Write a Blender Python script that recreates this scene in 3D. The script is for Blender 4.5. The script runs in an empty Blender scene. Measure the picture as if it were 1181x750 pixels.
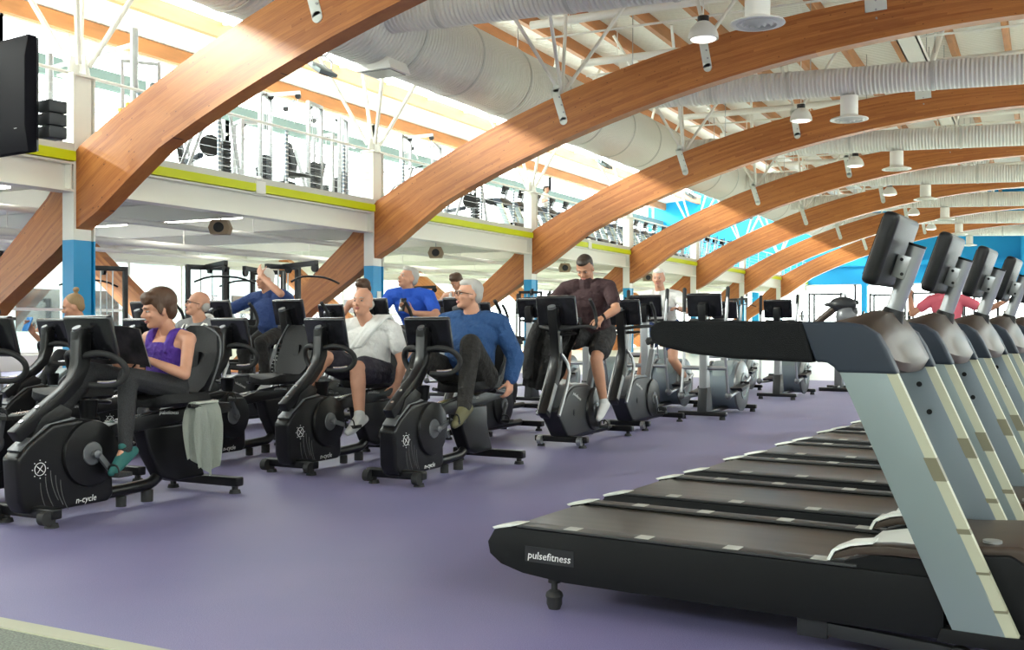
import bpy, bmesh, math, random
from mathutils import Vector, Matrix, Euler, Quaternion
random.seed(7)
SC = bpy.context.scene
COL = SC.collection
PI = math.pi
R = math.radians

# ---------------------------------------------------------------- camera
cd = bpy.data.cameras.new('camera'); cam = bpy.data.objects.new('camera', cd); COL.objects.link(cam)
cd.sensor_fit = 'HORIZONTAL'; cd.sensor_width = 36.0; cd.lens = 36.0 * 1200 / 1181
cd.shift_y = -1.0 / 1181; cd.clip_end = 300; cd.clip_start = 0.05
cam.location = (0, 0, 1.08); cam.rotation_euler = (R(90), 0, math.atan(614.5 / 1200))
SC.camera = cam
SC.view_settings.view_transform = 'Standard'; SC.view_settings.look = 'None'
SC.view_settings.exposure = 0.85; SC.view_settings.gamma = 1.0
SC.view_settings.use_curve_mapping = False
# ---------------------------------------------------------------- sky and sun
W = bpy.data.worlds.new('sky'); SC.world = W; W.use_nodes = True
bgn = W.node_tree.nodes['Background']
bgn.inputs[0].default_value = (1.0, 0.985, 0.955, 1); bgn.inputs[1].default_value = 6.0
sl = bpy.data.lights.new('sun', 'SUN'); sun = bpy.data.objects.new('sun', sl); COL.objects.link(sun)
sl.energy = 5.0; sl.angle = R(6); sl.color = (1.0, 0.95, 0.86)
sun.rotation_euler = Vector((-1.0, -0.80, 0.52)).to_track_quat('Z', 'Y').to_euler()
sun.location = (-10, -6, 20)
# portals: the openings (roof lights, side glazing, end glazing) through which the sky lights the hall
def portal(loc, rot, sx, sy):
    l = bpy.data.lights.new('portal', 'AREA'); l.shape = 'RECTANGLE'; l.size = sx; l.size_y = sy; l.cycles.is_portal = True
    o = bpy.data.objects.new('portal', l); COL.objects.link(o); o.location = loc; o.rotation_euler = rot
portal((-16.0, 27.5, 8.95), (0, 0, 0), 5.2, 69)
portal((11.5, 27.5, 8.6), (0, 0, 0), 5.4, 69)
portal((-21.4, 27.5, 4.3), (0, math.radians(-90), 0), 8.2, 69)
portal((-4, -7.4, 5.3), (math.radians(90), 0, 0), 36, 1.8)  # sky fill through the added back wall windows
portal((-6, 61.9, 1.7), (math.radians(-90), 0, 0), 32, 3.3)

# ---------------------------------------------------------------- materials
MATS = {}
def mat(name, col, rough=0.5, metal=0.0, spec=0.5, emit=None, es=1.0, noise=None, bump=None, coat=0.0, sheen=0.0):
    if name in MATS: return MATS[name]
    m = bpy.data.materials.new(name); m.use_nodes = True; MATS[name] = m
    nt = m.node_tree; p = nt.nodes['Principled BSDF']
    p.inputs['Base Color'].default_value = (*col, 1); p.inputs['Roughness'].default_value = rough
    p.inputs['Metallic'].default_value = metal; p.inputs['Specular IOR Level'].default_value = spec
    p.inputs['Coat Weight'].default_value = coat; p.inputs['Sheen Weight'].default_value = sheen
    if emit: p.inputs['Emission Color'].default_value = (*emit, 1); p.inputs['Emission Strength'].default_value = es
    tc = nt.nodes.new('ShaderNodeTexCoord')
    if noise:   # (scale, amount, detail[, stretch xyz])
        mp = nt.nodes.new('ShaderNodeMapping'); nt.links.new(tc.outputs['Object'], mp.inputs[0])
        if len(noise) > 3: mp.inputs['Scale'].default_value = noise[3]
        n = nt.nodes.new('ShaderNodeTexNoise'); n.inputs['Scale'].default_value = noise[0]; n.inputs['Detail'].default_value = noise[2]
        nt.links.new(mp.outputs[0], n.inputs['Vector'])
        r = nt.nodes.new('ShaderNodeValToRGB'); a = noise[1]
        r.color_ramp.elements[0].position = 0.3; r.color_ramp.elements[1].position = 0.7
        r.color_ramp.elements[0].color = tuple(c * (1 - a) for c in col) + (1,)
        r.color_ramp.elements[1].color = tuple(min(1, c * (1 + a)) for c in col) + (1,)
        nt.links.new(n.outputs['Fac'], r.inputs[0]); nt.links.new(r.outputs[0], p.inputs['Base Color'])
    if bump:    # (scale, strength[, stretch])
        mp = nt.nodes.new('ShaderNodeMapping'); nt.links.new(tc.outputs['Object'], mp.inputs[0])
        if len(bump) > 2: mp.inputs['Scale'].default_value = bump[2]
        n = nt.nodes.new('ShaderNodeTexNoise'); n.inputs['Scale'].default_value = bump[0]; n.inputs['Detail'].default_value = 3
        nt.links.new(mp.outputs[0], n.inputs['Vector'])
        b = nt.nodes.new('ShaderNodeBump'); b.inputs['Strength'].default_value = bump[1]; b.inputs['Distance'].default_value = 0.01 if bump[0] > 30 else 0.05
        nt.links.new(n.outputs['Fac'], b.inputs['Height']); nt.links.new(b.outputs[0], p.inputs['Normal'])
    return m

def wood_mat():
    m = bpy.data.materials.new('glulam'); m.use_nodes = True; nt = m.node_tree; p = nt.nodes['Principled BSDF']
    uv = nt.nodes.new('ShaderNodeUVMap'); uv.uv_map = 'along'
    sep = nt.nodes.new('ShaderNodeSeparateXYZ'); nt.links.new(uv.outputs[0], sep.inputs[0])
    # every lamination (18 across the depth) is broken into boards with a tone of its own
    def mth(op, a, b=None):
        n = nt.nodes.new('ShaderNodeMath'); n.operation = op
        for i, v in enumerate((a, b)):
            if v is None: continue
            if isinstance(v, (int, float)): n.inputs[i].default_value = v
            else: nt.links.new(v, n.inputs[i])
        return n.outputs[0]
    lam = mth('FLOOR', mth('MULTIPLY', sep.outputs['Y'], 18.0))
    brd = mth('FLOOR', mth('ADD', mth('MULTIPLY', sep.outputs['X'], 0.55), mth('MULTIPLY', lam, 0.37)))
    cmb = nt.nodes.new('ShaderNodeCombineXYZ'); nt.links.new(lam, cmb.inputs[0]); nt.links.new(brd, cmb.inputs[1])
    wn = nt.nodes.new('ShaderNodeTexWhiteNoise'); wn.noise_dimensions = '2D'; nt.links.new(cmb.outputs[0], wn.inputs['Vector'])
    mp = nt.nodes.new('ShaderNodeMapping'); mp.inputs['Scale'].default_value = (1.2, 26, 1); nt.links.new(uv.outputs[0], mp.inputs[0])
    n = nt.nodes.new('ShaderNodeTexNoise'); n.inputs['Scale'].default_value = 2.2; n.inputs['Detail'].default_value = 6; n.inputs['Roughness'].default_value = .65
    nt.links.new(mp.outputs[0], n.inputs['Vector'])
    mp2 = nt.nodes.new('ShaderNodeMapping'); mp2.inputs['Scale'].default_value = (5, 9, 1); nt.links.new(uv.outputs[0], mp2.inputs[0])
    vo = nt.nodes.new('ShaderNodeTexVoronoi'); vo.inputs['Scale'].default_value = 1.1; nt.links.new(mp2.outputs[0], vo.inputs['Vector'])
    knot = mth('LESS_THAN', vo.outputs['Distance'], 0.085)
    f = mth('ADD', mth('MULTIPLY', n.outputs['Fac'], 0.75), mth('MULTIPLY', wn.outputs['Value'], 0.3))
    r = nt.nodes.new('ShaderNodeValToRGB'); nt.links.new(f, r.inputs[0])
    e = r.color_ramp.elements; e[0].position = 0.25; e[0].color = (0.30, 0.080, 0.017, 1); e[1].position = 0.85; e[1].color = (0.62, 0.245, 0.060, 1)
    mx = nt.nodes.new('ShaderNodeMix'); mx.data_type = 'RGBA'; nt.links.new(knot, mx.inputs[0])
    nt.links.new(r.outputs[0], mx.inputs[6]); mx.inputs[7].default_value = (0.12, 0.035, 0.012, 1)
    nt.links.new(mx.outputs[2], p.inputs['Base Color']); p.inputs['Roughness'].default_value = 0.42
    MATS['glulam'] = m; return m

def carpet_mat():
    m = bpy.data.materials.new('carpet'); m.use_nodes = True; nt = m.node_tree; p = nt.nodes['Principled BSDF']
    tc = nt.nodes.new('ShaderNodeTexCoord')
    n = nt.nodes.new('ShaderNodeTexNoise'); n.inputs['Scale'].default_value = 260; n.inputs['Detail'].default_value = 2; nt.links.new(tc.outputs['Object'], n.inputs['Vector'])
    n2 = nt.nodes.new('ShaderNodeTexNoise'); n2.inputs['Scale'].default_value = 1.1; n2.inputs['Detail'].default_value = 4; nt.links.new(tc.outputs['Object'], n2.inputs['Vector'])
    r = nt.nodes.new('ShaderNodeValToRGB'); nt.links.new(n.outputs['Fac'], r.inputs[0]); e = r.color_ramp.elements
    e[0].position = .3; e[0].color = (0.104, 0.095, 0.200, 1); e[1].position = .7; e[1].color = (0.205, 0.192, 0.345, 1)
    r2 = nt.nodes.new('ShaderNodeValToRGB'); nt.links.new(n2.outputs['Fac'], r2.inputs[0]); e = r2.color_ramp.elements
    e[0].position = .3; e[0].color = (0.86, 0.86, 0.92, 1); e[1].position = .7; e[1].color = (1.08, 1.0, 1.02, 1)
    mx = nt.nodes.new('ShaderNodeMix'); mx.data_type = 'RGBA'; mx.blend_type = 'MULTIPLY'; mx.inputs[0].default_value = 1
    nt.links.new(r.outputs[0], mx.inputs[6]); nt.links.new(r2.outputs[0], mx.inputs[7]); nt.links.new(mx.outputs[2], p.inputs['Base Color'])
    p.inputs['Roughness'].default_value = 0.52; p.inputs['Specular IOR Level'].default_value = 0.5; p.inputs['Sheen Weight'].default_value = .35; p.inputs['Sheen Roughness'].default_value = .18; p.inputs['Sheen Tint'].default_value = (.85, .82, 1, 1)
    b = nt.nodes.new('ShaderNodeBump'); b.inputs['Strength'].default_value = .25; b.inputs['Distance'].default_value = .002
    nt.links.new(n.outputs['Fac'], b.inputs['Height']); nt.links.new(b.outputs[0], p.inputs['Normal'])
    MATS['carpet'] = m; return m

def glass_mat(name='glass', tint=(0.93, 0.98, 0.98), gl=0.10):
    m = bpy.data.materials.new(name); m.use_nodes = True; nt = m.node_tree; nt.nodes.clear()
    o = nt.nodes.new('ShaderNodeOutputMaterial'); t = nt.nodes.new('ShaderNodeBsdfTransparent'); g = nt.nodes.new('ShaderNodeBsdfGlossy'); mx = nt.nodes.new('ShaderNodeMixShader')
    t.inputs[0].default_value = (*tint, 1); g.inputs['Roughness'].default_value = .03; mx.inputs[0].default_value = gl
    nt.links.new(t.outputs[0], mx.inputs[1]); nt.links.new(g.outputs[0], mx.inputs[2]); nt.links.new(mx.outputs[0], o.inputs[0])
    MATS[name] = m; return m

def rib_mat(name, col, scale, axis):   # wound spiral duct or corrugated deck: fine ribs across one axis of the object
    m = mat(name, col, .45); nt = m.node_tree; p = nt.nodes['Principled BSDF']
    tc = nt.nodes.new('ShaderNodeTexCoord'); w = nt.nodes.new('ShaderNodeTexWave'); w.bands_direction = axis
    w.inputs['Scale'].default_value = scale; nt.links.new(tc.outputs['Object'], w.inputs['Vector'])
    b = nt.nodes.new('ShaderNodeBump'); b.inputs['Strength'].default_value = .9; b.inputs['Distance'].default_value = .03
    nt.links.new(w.outputs['Fac'], b.inputs['Height']); nt.links.new(b.outputs[0], p.inputs['Normal'])
    return m

wood_mat(); carpet_mat(); glass_mat()
K = dict(
    black=mat('black_plastic', (.006, .006, .0065), .38, spec=.3, bump=(220, .12)),
    gloss=mat('gloss_black', (.010, .010, .012), .16),
    satin=mat('satin_black_paint', (.006, .006, .0065), .30, spec=.33),
    rubber=mat('rubber', (.014, .014, .014), .7),
    foam=mat('foam_grip', (.0085, .009, .0095), .85, spec=.2, bump=(300, .3)),
    pad=mat('black_upholstery', (.006, .006, .0065), .6, spec=.3, bump=(90, .2)),
    screen=mat('screen_glass', (.012, .013, .017), .08),
    chrome=mat('chrome', (.75, .76, .77), .16, metal=1),
    steel=mat('grey_steel', (.42, .43, .44), .32, metal=.85),
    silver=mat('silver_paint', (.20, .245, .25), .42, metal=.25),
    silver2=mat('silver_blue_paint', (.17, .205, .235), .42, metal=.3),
    alu=mat('brushed_tube', (.36, .37, .38), .33, metal=.75),
    cream=mat('cream_strip', (.36, .36, .26), .5),
    olive=mat('olive_strip', (.13, .12, .07), .5),
    slate=mat('slate_plastic', (.026, .034, .048), .55, spec=.25),
    bronze=mat('bronze_plastic', (.048, .034, .025), .42, spec=.3, noise=(6, .2, 2)),
    deckblack=mat('deck_black', (.006, .0065, .007), .5, spec=.18),
    belt=mat('running_belt', (.032, .027, .020), .33, noise=(3.0, .4, 2, (.25, 7, 1))),
    rail=mat('side_rail', (.030, .031, .031), .4),
    mark=mat('pale_mark', (.50, .50, .46), .5),
    letter=mat('white_letter', (.75, .75, .74), .5),
    dimletter=mat('dim_letter', (.10, .10, .10), .4),
    greyplastic=mat('grey_plastic', (.12, .124, .13), .32, metal=.2),
    darkgrey=mat('dark_grey_plastic', (.016, .017, .019), .4, spec=.35),
    white=mat('white_paint', (.80, .79, .72), .45),
    whitem=mat('white_metal', (.82, .81, .76), .4),
    offwhite=mat('grey_white_paint', (.60, .60, .56), .5),
    blue=mat('blue_paint', (.0, .29, .60), .4),
    bluewall=mat('blue_wall', (.0, .30, .62), .6),
    yellow=mat('yellow_green', (.60, .66, .0), .5),
    orange=mat('joist_wood', (.48, .20, .07), .5, noise=(4, .2, 3, (1, .2, 1))),
    palefloor=mat('pale_floor', (.62, .66, .58), .3),
    greycarpet=mat('grey_carpet', (.16, .18, .15), .8, noise=(120, .4, 2)),
    lino=mat('mezz_floor', (.5, .5, .48), .4),
    skin=mat('skin', (.55, .275, .175), .5, noise=(14, .08, 2)),
    skin2=mat('tanned_skin', (.46, .225, .135), .5, noise=(14, .08, 2)),
    darkhair=mat('dark_hair', (.030, .018, .012), .55, bump=(60, .5, (1, 1, .3))),
    brownhair=mat('brown_hair', (.075, .036, .018), .55, bump=(60, .5, (1, 1, .3))),
    fairhair=mat('fair_hair', (.30, .19, .09), .55, bump=(60, .5, (1, 1, .3))),
    greyhair=mat('grey_hair', (.42, .40, .37), .6, bump=(60, .5, (1, 1, .3))),
    whitehair=mat('white_hair', (.72, .69, .62), .6, bump=(60, .5, (1, 1, .3))),
    eyewhite=mat('eye_white', (.42, .38, .35), .5), iris=mat('iris', (.02, .014, .01), .2),
    lip=mat('lips', (.42, .15, .12), .45),
    purple=mat('purple_cloth', (.070, .022, .27), .75, bump=(25, .5)),
    lilac=mat('lilac_cloth', (.30, .30, .62), .75),
    legging=mat('grey_legging', (.018, .018, .020), .8, noise=(260, .9, 2)),
    whitecloth=mat('white_cloth', (.72, .71, .68), .85, bump=(18, .6)),
    greencloth=mat('grey_green_towel', (.47, .50, .44), .9, bump=(120, .6)),
    towel=mat('white_towel', (.74, .74, .71), .95, bump=(110, .7)),
    greycloth=mat('grey_cloth', (.20, .20, .20), .85, bump=(18, .5)),
    navycloth=mat('navy_blue_cloth', (.018, .045, .16), .8, bump=(18, .6)),
    royal=mat('royal_blue_cloth', (.012, .085, .52), .8, bump=(18, .5)),
    denim=mat('blue_sweatshirt', (.018, .066, .185), .85, bump=(16, .9)),
    darkcloth=mat('dark_cloth', (.018, .017, .017), .8, bump=(16, .7)),
    shortcloth=mat('dark_navy_shorts', (.016, .013, .024), .75, bump=(18, .6)),
    maroon=mat('maroon_cloth', (.036, .014, .016), .85, bump=(18, .5)),
    charcoal=mat('charcoal_cloth', (.018, .016, .014), .85, bump=(18, .6)),
    khaki=mat('khaki_shoe', (.11, .10, .045), .7), teal=mat('teal_shoe', (.015, .11, .10), .7),
    whiteshoe=mat('white_shoe', (.6, .6, .58), .6), pinkcloth=mat('pink_cloth', (.62, .12, .16), .8),
    magazine=mat('magazine_cover', (.05, .045, .05), .3, noise=(9, .95, 5)), paper=mat('paper', (.6, .55, .5), .6),
    phone=mat('phone_blue', (.02, .22, .6), .3), tan=mat('tan_box', (.30, .22, .14), .6),
    lampglow=mat('lamp_glow', (.9, .9, .86), .4, emit=(1, .97, .88), es=10.0),
    pendantglow=mat('pendant_glow', (.9, .9, .86), .4, emit=(1, .97, .88), es=.9),
    soffit=mat('soffit', (.78, .79, .70), .6), outside=mat('outside_ground', (.35, .38, .33), .9),
    facade=mat('outside_facade', (.42, .50, .50), .6), plate=mat('pale_plate', (.75, .78, .72), .4),
    tvplastic=mat('tv_back', (.006, .0055, .008), .6, spec=.06), weightred=mat('red_grip', (.5, .05, .04), .5),
    bright_orange=mat('yellow_grip', (.75, .45, .02), .5), brightblue=mat('blue_grip', (.02, .2, .55), .5),
)
K['transom'] = mat('transom_green', (.13, .19, .18), .6)
K['duct'] = rib_mat('spiral_duct', (.78, .77, .71), 3.4, 'Y')
K['ductx'] = rib_mat('spiral_duct_cross', (.80, .79, .74), 4.0, 'X')
K['decking'] = rib_mat('corrugated_deck', (.80, .78, .74), 2.2, 'Y')

K['perforated'] = mat('perforated_steel', (.30, .34, .38), .4, metal=.4)
def _perf():
    m = K['perforated']; nt = m.node_tree; p = nt.nodes['Principled BSDF']
    tc = nt.nodes.new('ShaderNodeTexCoord'); w = nt.nodes.new('ShaderNodeTexWave'); w.bands_direction = 'Z'; w.inputs['Scale'].default_value = 4.2
    r = nt.nodes.new('ShaderNodeValToRGB'); r.color_ramp.interpolation = 'CONSTANT'; r.color_ramp.elements[0].color = (.22, .27, .32, 1); r.color_ramp.elements[1].color = (.75, .78, .8, 1); r.color_ramp.elements[1].position = .7
    nt.links.new(tc.outputs['Object'], w.inputs['Vector']); nt.links.new(w.outputs['Fac'], r.inputs[0]); nt.links.new(r.outputs[0], p.inputs['Base Color'])
_perf()
# ---------------------------------------------------------------- mesh helpers
NTH = ['first', 'second', 'third', 'fourth', 'fifth', 'sixth', 'seventh', 'eighth', 'ninth', 'tenth', 'eleventh', 'twelfth', 'thirteenth', 'fourteenth', 'fifteenth', 'sixteenth', 'seventeenth', 'eighteenth', 'nineteenth', 'twentieth', 'twenty-first', 'twenty-second', 'twenty-third', 'twenty-fourth', 'twenty-fifth', 'twenty-sixth', 'twenty-seventh', 'twenty-eighth', 'twenty-ninth']
class G:
    def __init__(s): s.bm = bmesh.new()
    def apart(s, *a): return _apart(s, *a)
    def box(s, c, d, rot=None):
        M = Matrix.Translation(c) @ (rot.to_matrix().to_4x4() if rot else Matrix()) @ Matrix.Diagonal((d[0], d[1], d[2], 1))
        bmesh.ops.create_cube(s.bm, size=1, matrix=M); return s
    def span(s, a, b):
        return s.box([(a[i] + b[i]) / 2 for i in range(3)], [abs(a[i] - b[i]) for i in range(3)])
    def beam(s, a, b, w, h, up=(0, 0, 1)):          # rectangular bar from a to b: w across, h along up
        a, b = Vector(a), Vector(b); d = (b - a); L = d.length; z = d / L
        x = Vector(up).cross(z)
        if x.length < 1e-4: x = Vector((1, 0, 0)).cross(z)
        x.normalize(); y = z.cross(x)
        M = Matrix((x, y, z)).transposed().to_4x4(); M.translation = (a + b) / 2
        bmesh.ops.create_cube(s.bm, size=1, matrix=M @ Matrix.Diagonal((w, h, L, 1))); return s
    def cyl(s, a, b, r0, r1=None, n=14):
        a, b = Vector(a), Vector(b); d = b - a; r1 = r0 if r1 is None else r1
        q = d.to_track_quat('Z', 'Y').to_matrix().to_4x4(); q.translation = (a + b) / 2
        bmesh.ops.create_cone(s.bm, cap_ends=True, cap_tris=False, segments=n, radius1=r0, radius2=r1, depth=d.length, matrix=q); return s
    def ell(s, c, r, rot=None, u=16, v=10):
        if isinstance(r, (int, float)): r = (r, r, r)
        M = Matrix.Translation(c) @ (rot.to_matrix().to_4x4() if rot is not None and not isinstance(rot, Matrix) else (rot.to_4x4() if rot is not None else Matrix())) @ Matrix.Diagonal((r[0], r[1], r[2], 1))
        bmesh.ops.create_uvsphere(s.bm, u_segments=u, v_segments=v, radius=1, matrix=M); return s
    def cap(s, a, b, r0, r1=None, n=12):
        r1 = r0 if r1 is None else r1
        s.cyl(a, b, r0, r1, n); s.ell(a, r0, u=n, v=8); s.ell(b, r1, u=n, v=8); return s
    def tube(s, pts, r, n=10, closed=False, sub=0):
        P = [Vector(p) for p in pts]
        if sub:
            Q = []; m = len(P)
            for i in range(m if closed else m - 1):
                p0 = P[(i - 1) % m] if (closed or i > 0) else P[0]; p1 = P[i]; p2 = P[(i + 1) % m]
                p3 = P[(i + 2) % m] if (closed or i + 2 < m) else P[-1]
                for k in range(sub):
                    t = k / sub
                    Q.append(0.5 * ((2 * p1) + (p2 - p0) * t + (2 * p0 - 5 * p1 + 4 * p2 - p3) * t * t + (3 * p1 - p0 - 3 * p2 + p3) * t ** 3))
            if not closed: Q.append(P[-1])
            P = Q
        m = len(P); rings = []; prev = None
        for i in range(m):
            if closed: d = P[(i + 1) % m] - P[i - 1]
            else: d = P[min(i + 1, m - 1)] - P[max(i - 1, 0)]
            d.normalize()
            if prev is None:
                x = d.orthogonal().normalized()
            else:
                x = prev - d * prev.dot(d); x.normalize()
            prev = x; y = d.cross(x); rr = r[i * len(r) // m] if isinstance(r, (list, tuple)) else r
            rings.append([s.bm.verts.new(P[i] + (x * math.cos(2 * PI * k / n) + y * math.sin(2 * PI * k / n)) * rr) for k in range(n)])
        for i in range(m if closed else m - 1):
            A, Bq = rings[i], rings[(i + 1) % m]
            for k in range(n): s.bm.faces.new((A[k], A[(k + 1) % n], Bq[(k + 1) % n], Bq[k]))
        if not closed: s.bm.faces.new(rings[0][::-1]); s.bm.faces.new(rings[-1])
        return s
    def prism(s, pts, a0, a1, axis='y'):
        def P(u, v, a): return {'y': (u, a, v), 'x': (a, u, v), 'z': (u, v, a)}[axis]
        A = [s.bm.verts.new(P(u, v, a0)) for u, v in pts]; Bq = [s.bm.verts.new(P(u, v, a1)) for u, v in pts]
        n = len(pts); fs = [s.bm.faces.new(A), s.bm.faces.new(Bq[::-1])]
        for k in range(n): fs.append(s.bm.faces.new((A[k], Bq[k], Bq[(k + 1) % n], A[(k + 1) % n])))
        bmesh.ops.recalc_face_normals(s.bm, faces=fs); return s
    def loft(s, rings, close=True):        # rings of equal numbers of points, ends closed
        Rg = [[s.bm.verts.new(p) for p in r] for r in rings]; n = len(Rg[0])
        for i in range(len(Rg) - 1):
            for k in range(n): s.bm.faces.new((Rg[i][k], Rg[i][(k + 1) % n], Rg[i + 1][(k + 1) % n], Rg[i + 1][k]))
        if close: s.bm.faces.new(Rg[0][::-1]); s.bm.faces.new(Rg[-1])
        return s
    def lathe(s, prof, c=(0, 0, 0), axis='z', n=24):
        rings = []
        for r, z in prof:
            ring = []
            for k in range(n):
                a = 2 * PI * k / n; u, v = r * math.cos(a), r * math.sin(a)
                p = {'z': (u, v, z), 'y': (u, z, v), 'x': (z, u, v)}[axis]; ring.append((c[0] + p[0], c[1] + p[1], c[2] + p[2]))
            rings.append(ring)
        return s.loft(rings)
    def grid(s, fn, nu, nv, thick=0.0):    # a sheet fn(u,v) -> point
        V = [[s.bm.verts.new(fn(i / nu, j / nv)) for j in range(nv + 1)] for i in range(nu + 1)]
        fs = [s.bm.faces.new((V[i][j], V[i + 1][j], V[i + 1][j + 1], V[i][j + 1])) for i in range(nu) for j in range(nv)]
        if thick: bmesh.ops.solidify(s.bm, geom=fs, thickness=thick)
        return s
    def done(s, name, m, parent=None, bevel=0.0, seg=2, ang=38, sharp=True, tight=False):
        if name in APART and not tight:
            return s.apart(name, m, parent, bevel, seg, ang)
        bmesh.ops.recalc_face_normals(s.bm, faces=s.bm.faces[:])
        if bevel:
            es = [e for e in s.bm.edges if len(e.link_faces) == 2 and e.calc_face_angle(0) > R(35)]
            bmesh.ops.bevel(s.bm, geom=es, offset=bevel, segments=seg, profile=.6, affect='EDGES', clamp_overlap=True)
        me = bpy.data.meshes.new(name); s.bm.to_mesh(me); s.bm.free()
        me.materials.append(K[m] if isinstance(m, str) and m in K else (MATS[m] if isinstance(m, str) else m))
        me.shade_smooth() if hasattr(me, 'shade_smooth') else None
        if sharp: me.set_sharp_from_angle(angle=R(ang))
        o = bpy.data.objects.new(name, me); COL.objects.link(o)
        if parent: o.parent = parent
        return o

APART = {'wheel', 'bolt', 'bracket_bolt', 'pale_marker', 'strip_marking', 'levelling_foot', 'middle_foot', 'side_handle', 'guide_rod', 'pulley', 'hanger', 'pulse_sensor',
         'shell_rib', 'wire', 'joint_ring', 'mast_clamp', 'brace_bar', 'fixed_handle', 'rack_upright', 'backrest_piping', 'boom_bar', 'upright_hinge', 'shell_mark'}
def _apart(s, name, m, parent, bevel, seg, ang):
    bm = s.bm; bm.verts.index_update(); seen = set(); isl = []
    for v in bm.verts:
        if v.index in seen: continue
        st = [v]; seen.add(v.index); grp = []
        while st:
            a = st.pop(); grp.append(a)
            for e in a.link_edges:
                b = e.other_vert(a)
                if b.index not in seen: seen.add(b.index); st.append(b)
        lo = [min(a.co[i] for a in grp) - .004 for i in range(3)]; hi = [max(a.co[i] for a in grp) + .004 for i in range(3)]
        isl.append([grp, lo, hi])
    merged = True
    while merged:                       # touching islands stay together
        merged = False
        for i in range(len(isl)):
            for j in range(i + 1, len(isl)):
                if all(isl[i][1][k] <= isl[j][2][k] and isl[j][1][k] <= isl[i][2][k] for k in range(3)):
                    isl[i] = [isl[i][0] + isl[j][0], [min(isl[i][1][k], isl[j][1][k]) for k in range(3)], [max(isl[i][2][k], isl[j][2][k]) for k in range(3)]]
                    del isl[j]; merged = True; break
            if merged: break
    o = None
    for grp, _, _ in isl:
        q = G(); mp = {v: q.bm.verts.new(v.co) for v in grp}
        for f in {f for v in grp for f in v.link_faces}: q.bm.faces.new([mp[v] for v in f.verts])
        o = q.done(name, m, parent, bevel, seg, ang, tight=True)
    bm.free(); return o
def tag(o, label=None, cat=None, group=None, kind=None):
    if label: o['label'] = label
    if cat: o['category'] = cat
    if group: o['group'] = group
    if kind: o['kind'] = kind
    return o
def thing(name, label, cat, loc=(0, 0, 0), rz=0.0, group=None):
    o = bpy.data.objects.new(name, None); COL.objects.link(o); o.location = loc; o.rotation_euler = (0, 0, rz); o.empty_display_size = .1
    return tag(o, label, cat, group)
def struct(o): o['kind'] = 'structure'; return o
def kids(o): return [c for c in ALLKIDS().get(o, [])]
def ALLKIDS():
    d = {}
    for x in COL.objects:
        if x.parent: d.setdefault(x.parent, []).append(x)
    return d
def dup(root, loc, rz=None, label=None, group=None, skip=()):
    d = ALLKIDS()
    r = root.copy(); COL.objects.link(r); r.location = loc
    if rz is not None: r.rotation_euler = (0, 0, rz)
    if label: r['label'] = label
    if group: r['group'] = group
    for ch in d.get(root, []):
        if ch.name.split('.')[0] in skip: continue
        c = ch.copy(); COL.objects.link(c); c.parent = r
        for g in d.get(ch, []):
            e = g.copy(); COL.objects.link(e); e.parent = c
    return r
def lettering(name, txt, size, m, parent, loc, rot, depth=.001, shear=0.0):
    cu = bpy.data.curves.new('t', 'FONT'); cu.body = txt; cu.size = size; cu.extrude = depth; cu.align_x = 'CENTER'; cu.align_y = 'CENTER'; cu.shear = shear; cu.resolution_u = 2
    t = bpy.data.objects.new('t', cu); COL.objects.link(t)
    dg = bpy.context.evaluated_depsgraph_get(); me = bpy.data.meshes.new_from_object(t.evaluated_get(dg))
    bpy.data.objects.remove(t); bpy.data.curves.remove(cu)
    me.name = name; me.materials.clear(); me.materials.append(K[m])
    o = bpy.data.objects.new(name, me); COL.objects.link(o); o.location = loc; o.rotation_euler = rot
    if parent: o.parent = parent
    return o
# ================================================================ THE HALL
COLX = -12.4; BAY = 7.4
YS = [2.94 + BAY * n for n in range(1, 8)]      # the seven arches
YEND = 61.5; BACKX = -21.2; MEZ = 3.55
g = G(); g.span((-24, 2.5, -.1), (16, 20.5, 0)); struct(g.done('floor', 'carpet'))
g = G(); g.span((-24, -8, -.1), (16, 2.5, 0)); struct(g.done('floor', 'greycarpet'))
g = G(); g.span((-24, 20.5, -.1), (16, YEND + 4, 0)); struct(g.done('floor', 'palefloor'))
g = G(); g.span((-24, 2.46, 0), (16, 2.54, .006)); struct(g.done('trim_2', 'cream'))
g = G(); g.span((BACKX, -7, 3.28), (COLX - .12, YEND, MEZ)); struct(g.done('floor_gallery', 'soffit'))

# ---- roof: boarded part over the hall, boarded eave, glazed strip between
RZ = 8.1
g = G(); g.span((-13.4, -7, RZ + .3), (8.8, YEND, RZ + .42)); g.span((14.2, -7, RZ + .3), (16, YEND, RZ + .42)); struct(g.done('ceiling', 'decking'))
g = G(); g.prism([(BACKX - .5, 8.45), (-18.6, 8.75), (-18.6, 8.87), (BACKX - .5, 8.57)], -7, YEND, 'y'); struct(g.done('ceiling_eave', 'decking'))
for i in range(8):
    y0 = .2 + BAY * i + 2.74; 
    g = G(); g.prism([(-18.6, 8.80), (-13.4, RZ + .36), (-13.4, RZ + .38), (-18.6, 8.82)], y0 - BAY + .05 if i else -7, min(y0, YEND), 'y')
    o = struct(g.done('window_%d' % (i + 1), 'glass'))
for k, x in enumerate([-9.6 + 1.25 * i for i in range(-3, 15)]):
    g = G(); g.span((x - .07, -7, RZ), (x + .07, YEND, RZ + .3))
    tag(g.done('roof_joist', 'orange'), 'orange-brown timber joist under the white roof boards, %s counted from the left' % NTH[k], 'joist', 'timber joists under the white roof decking')
for x in (-20.9, -18.7):
    g = G(); g.span((x - .09, -7, 8.12 + (x + 20.9) * .11), (x + .09, YEND, 8.5 + (x + 20.9) * .11))
    tag(g.done('eaves_beam', 'orange'), 'long orange timber beam at the eaves above the gallery windows' if x < -20 else 'orange timber beam at the lower edge of the roof glazing', 'beam')
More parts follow.
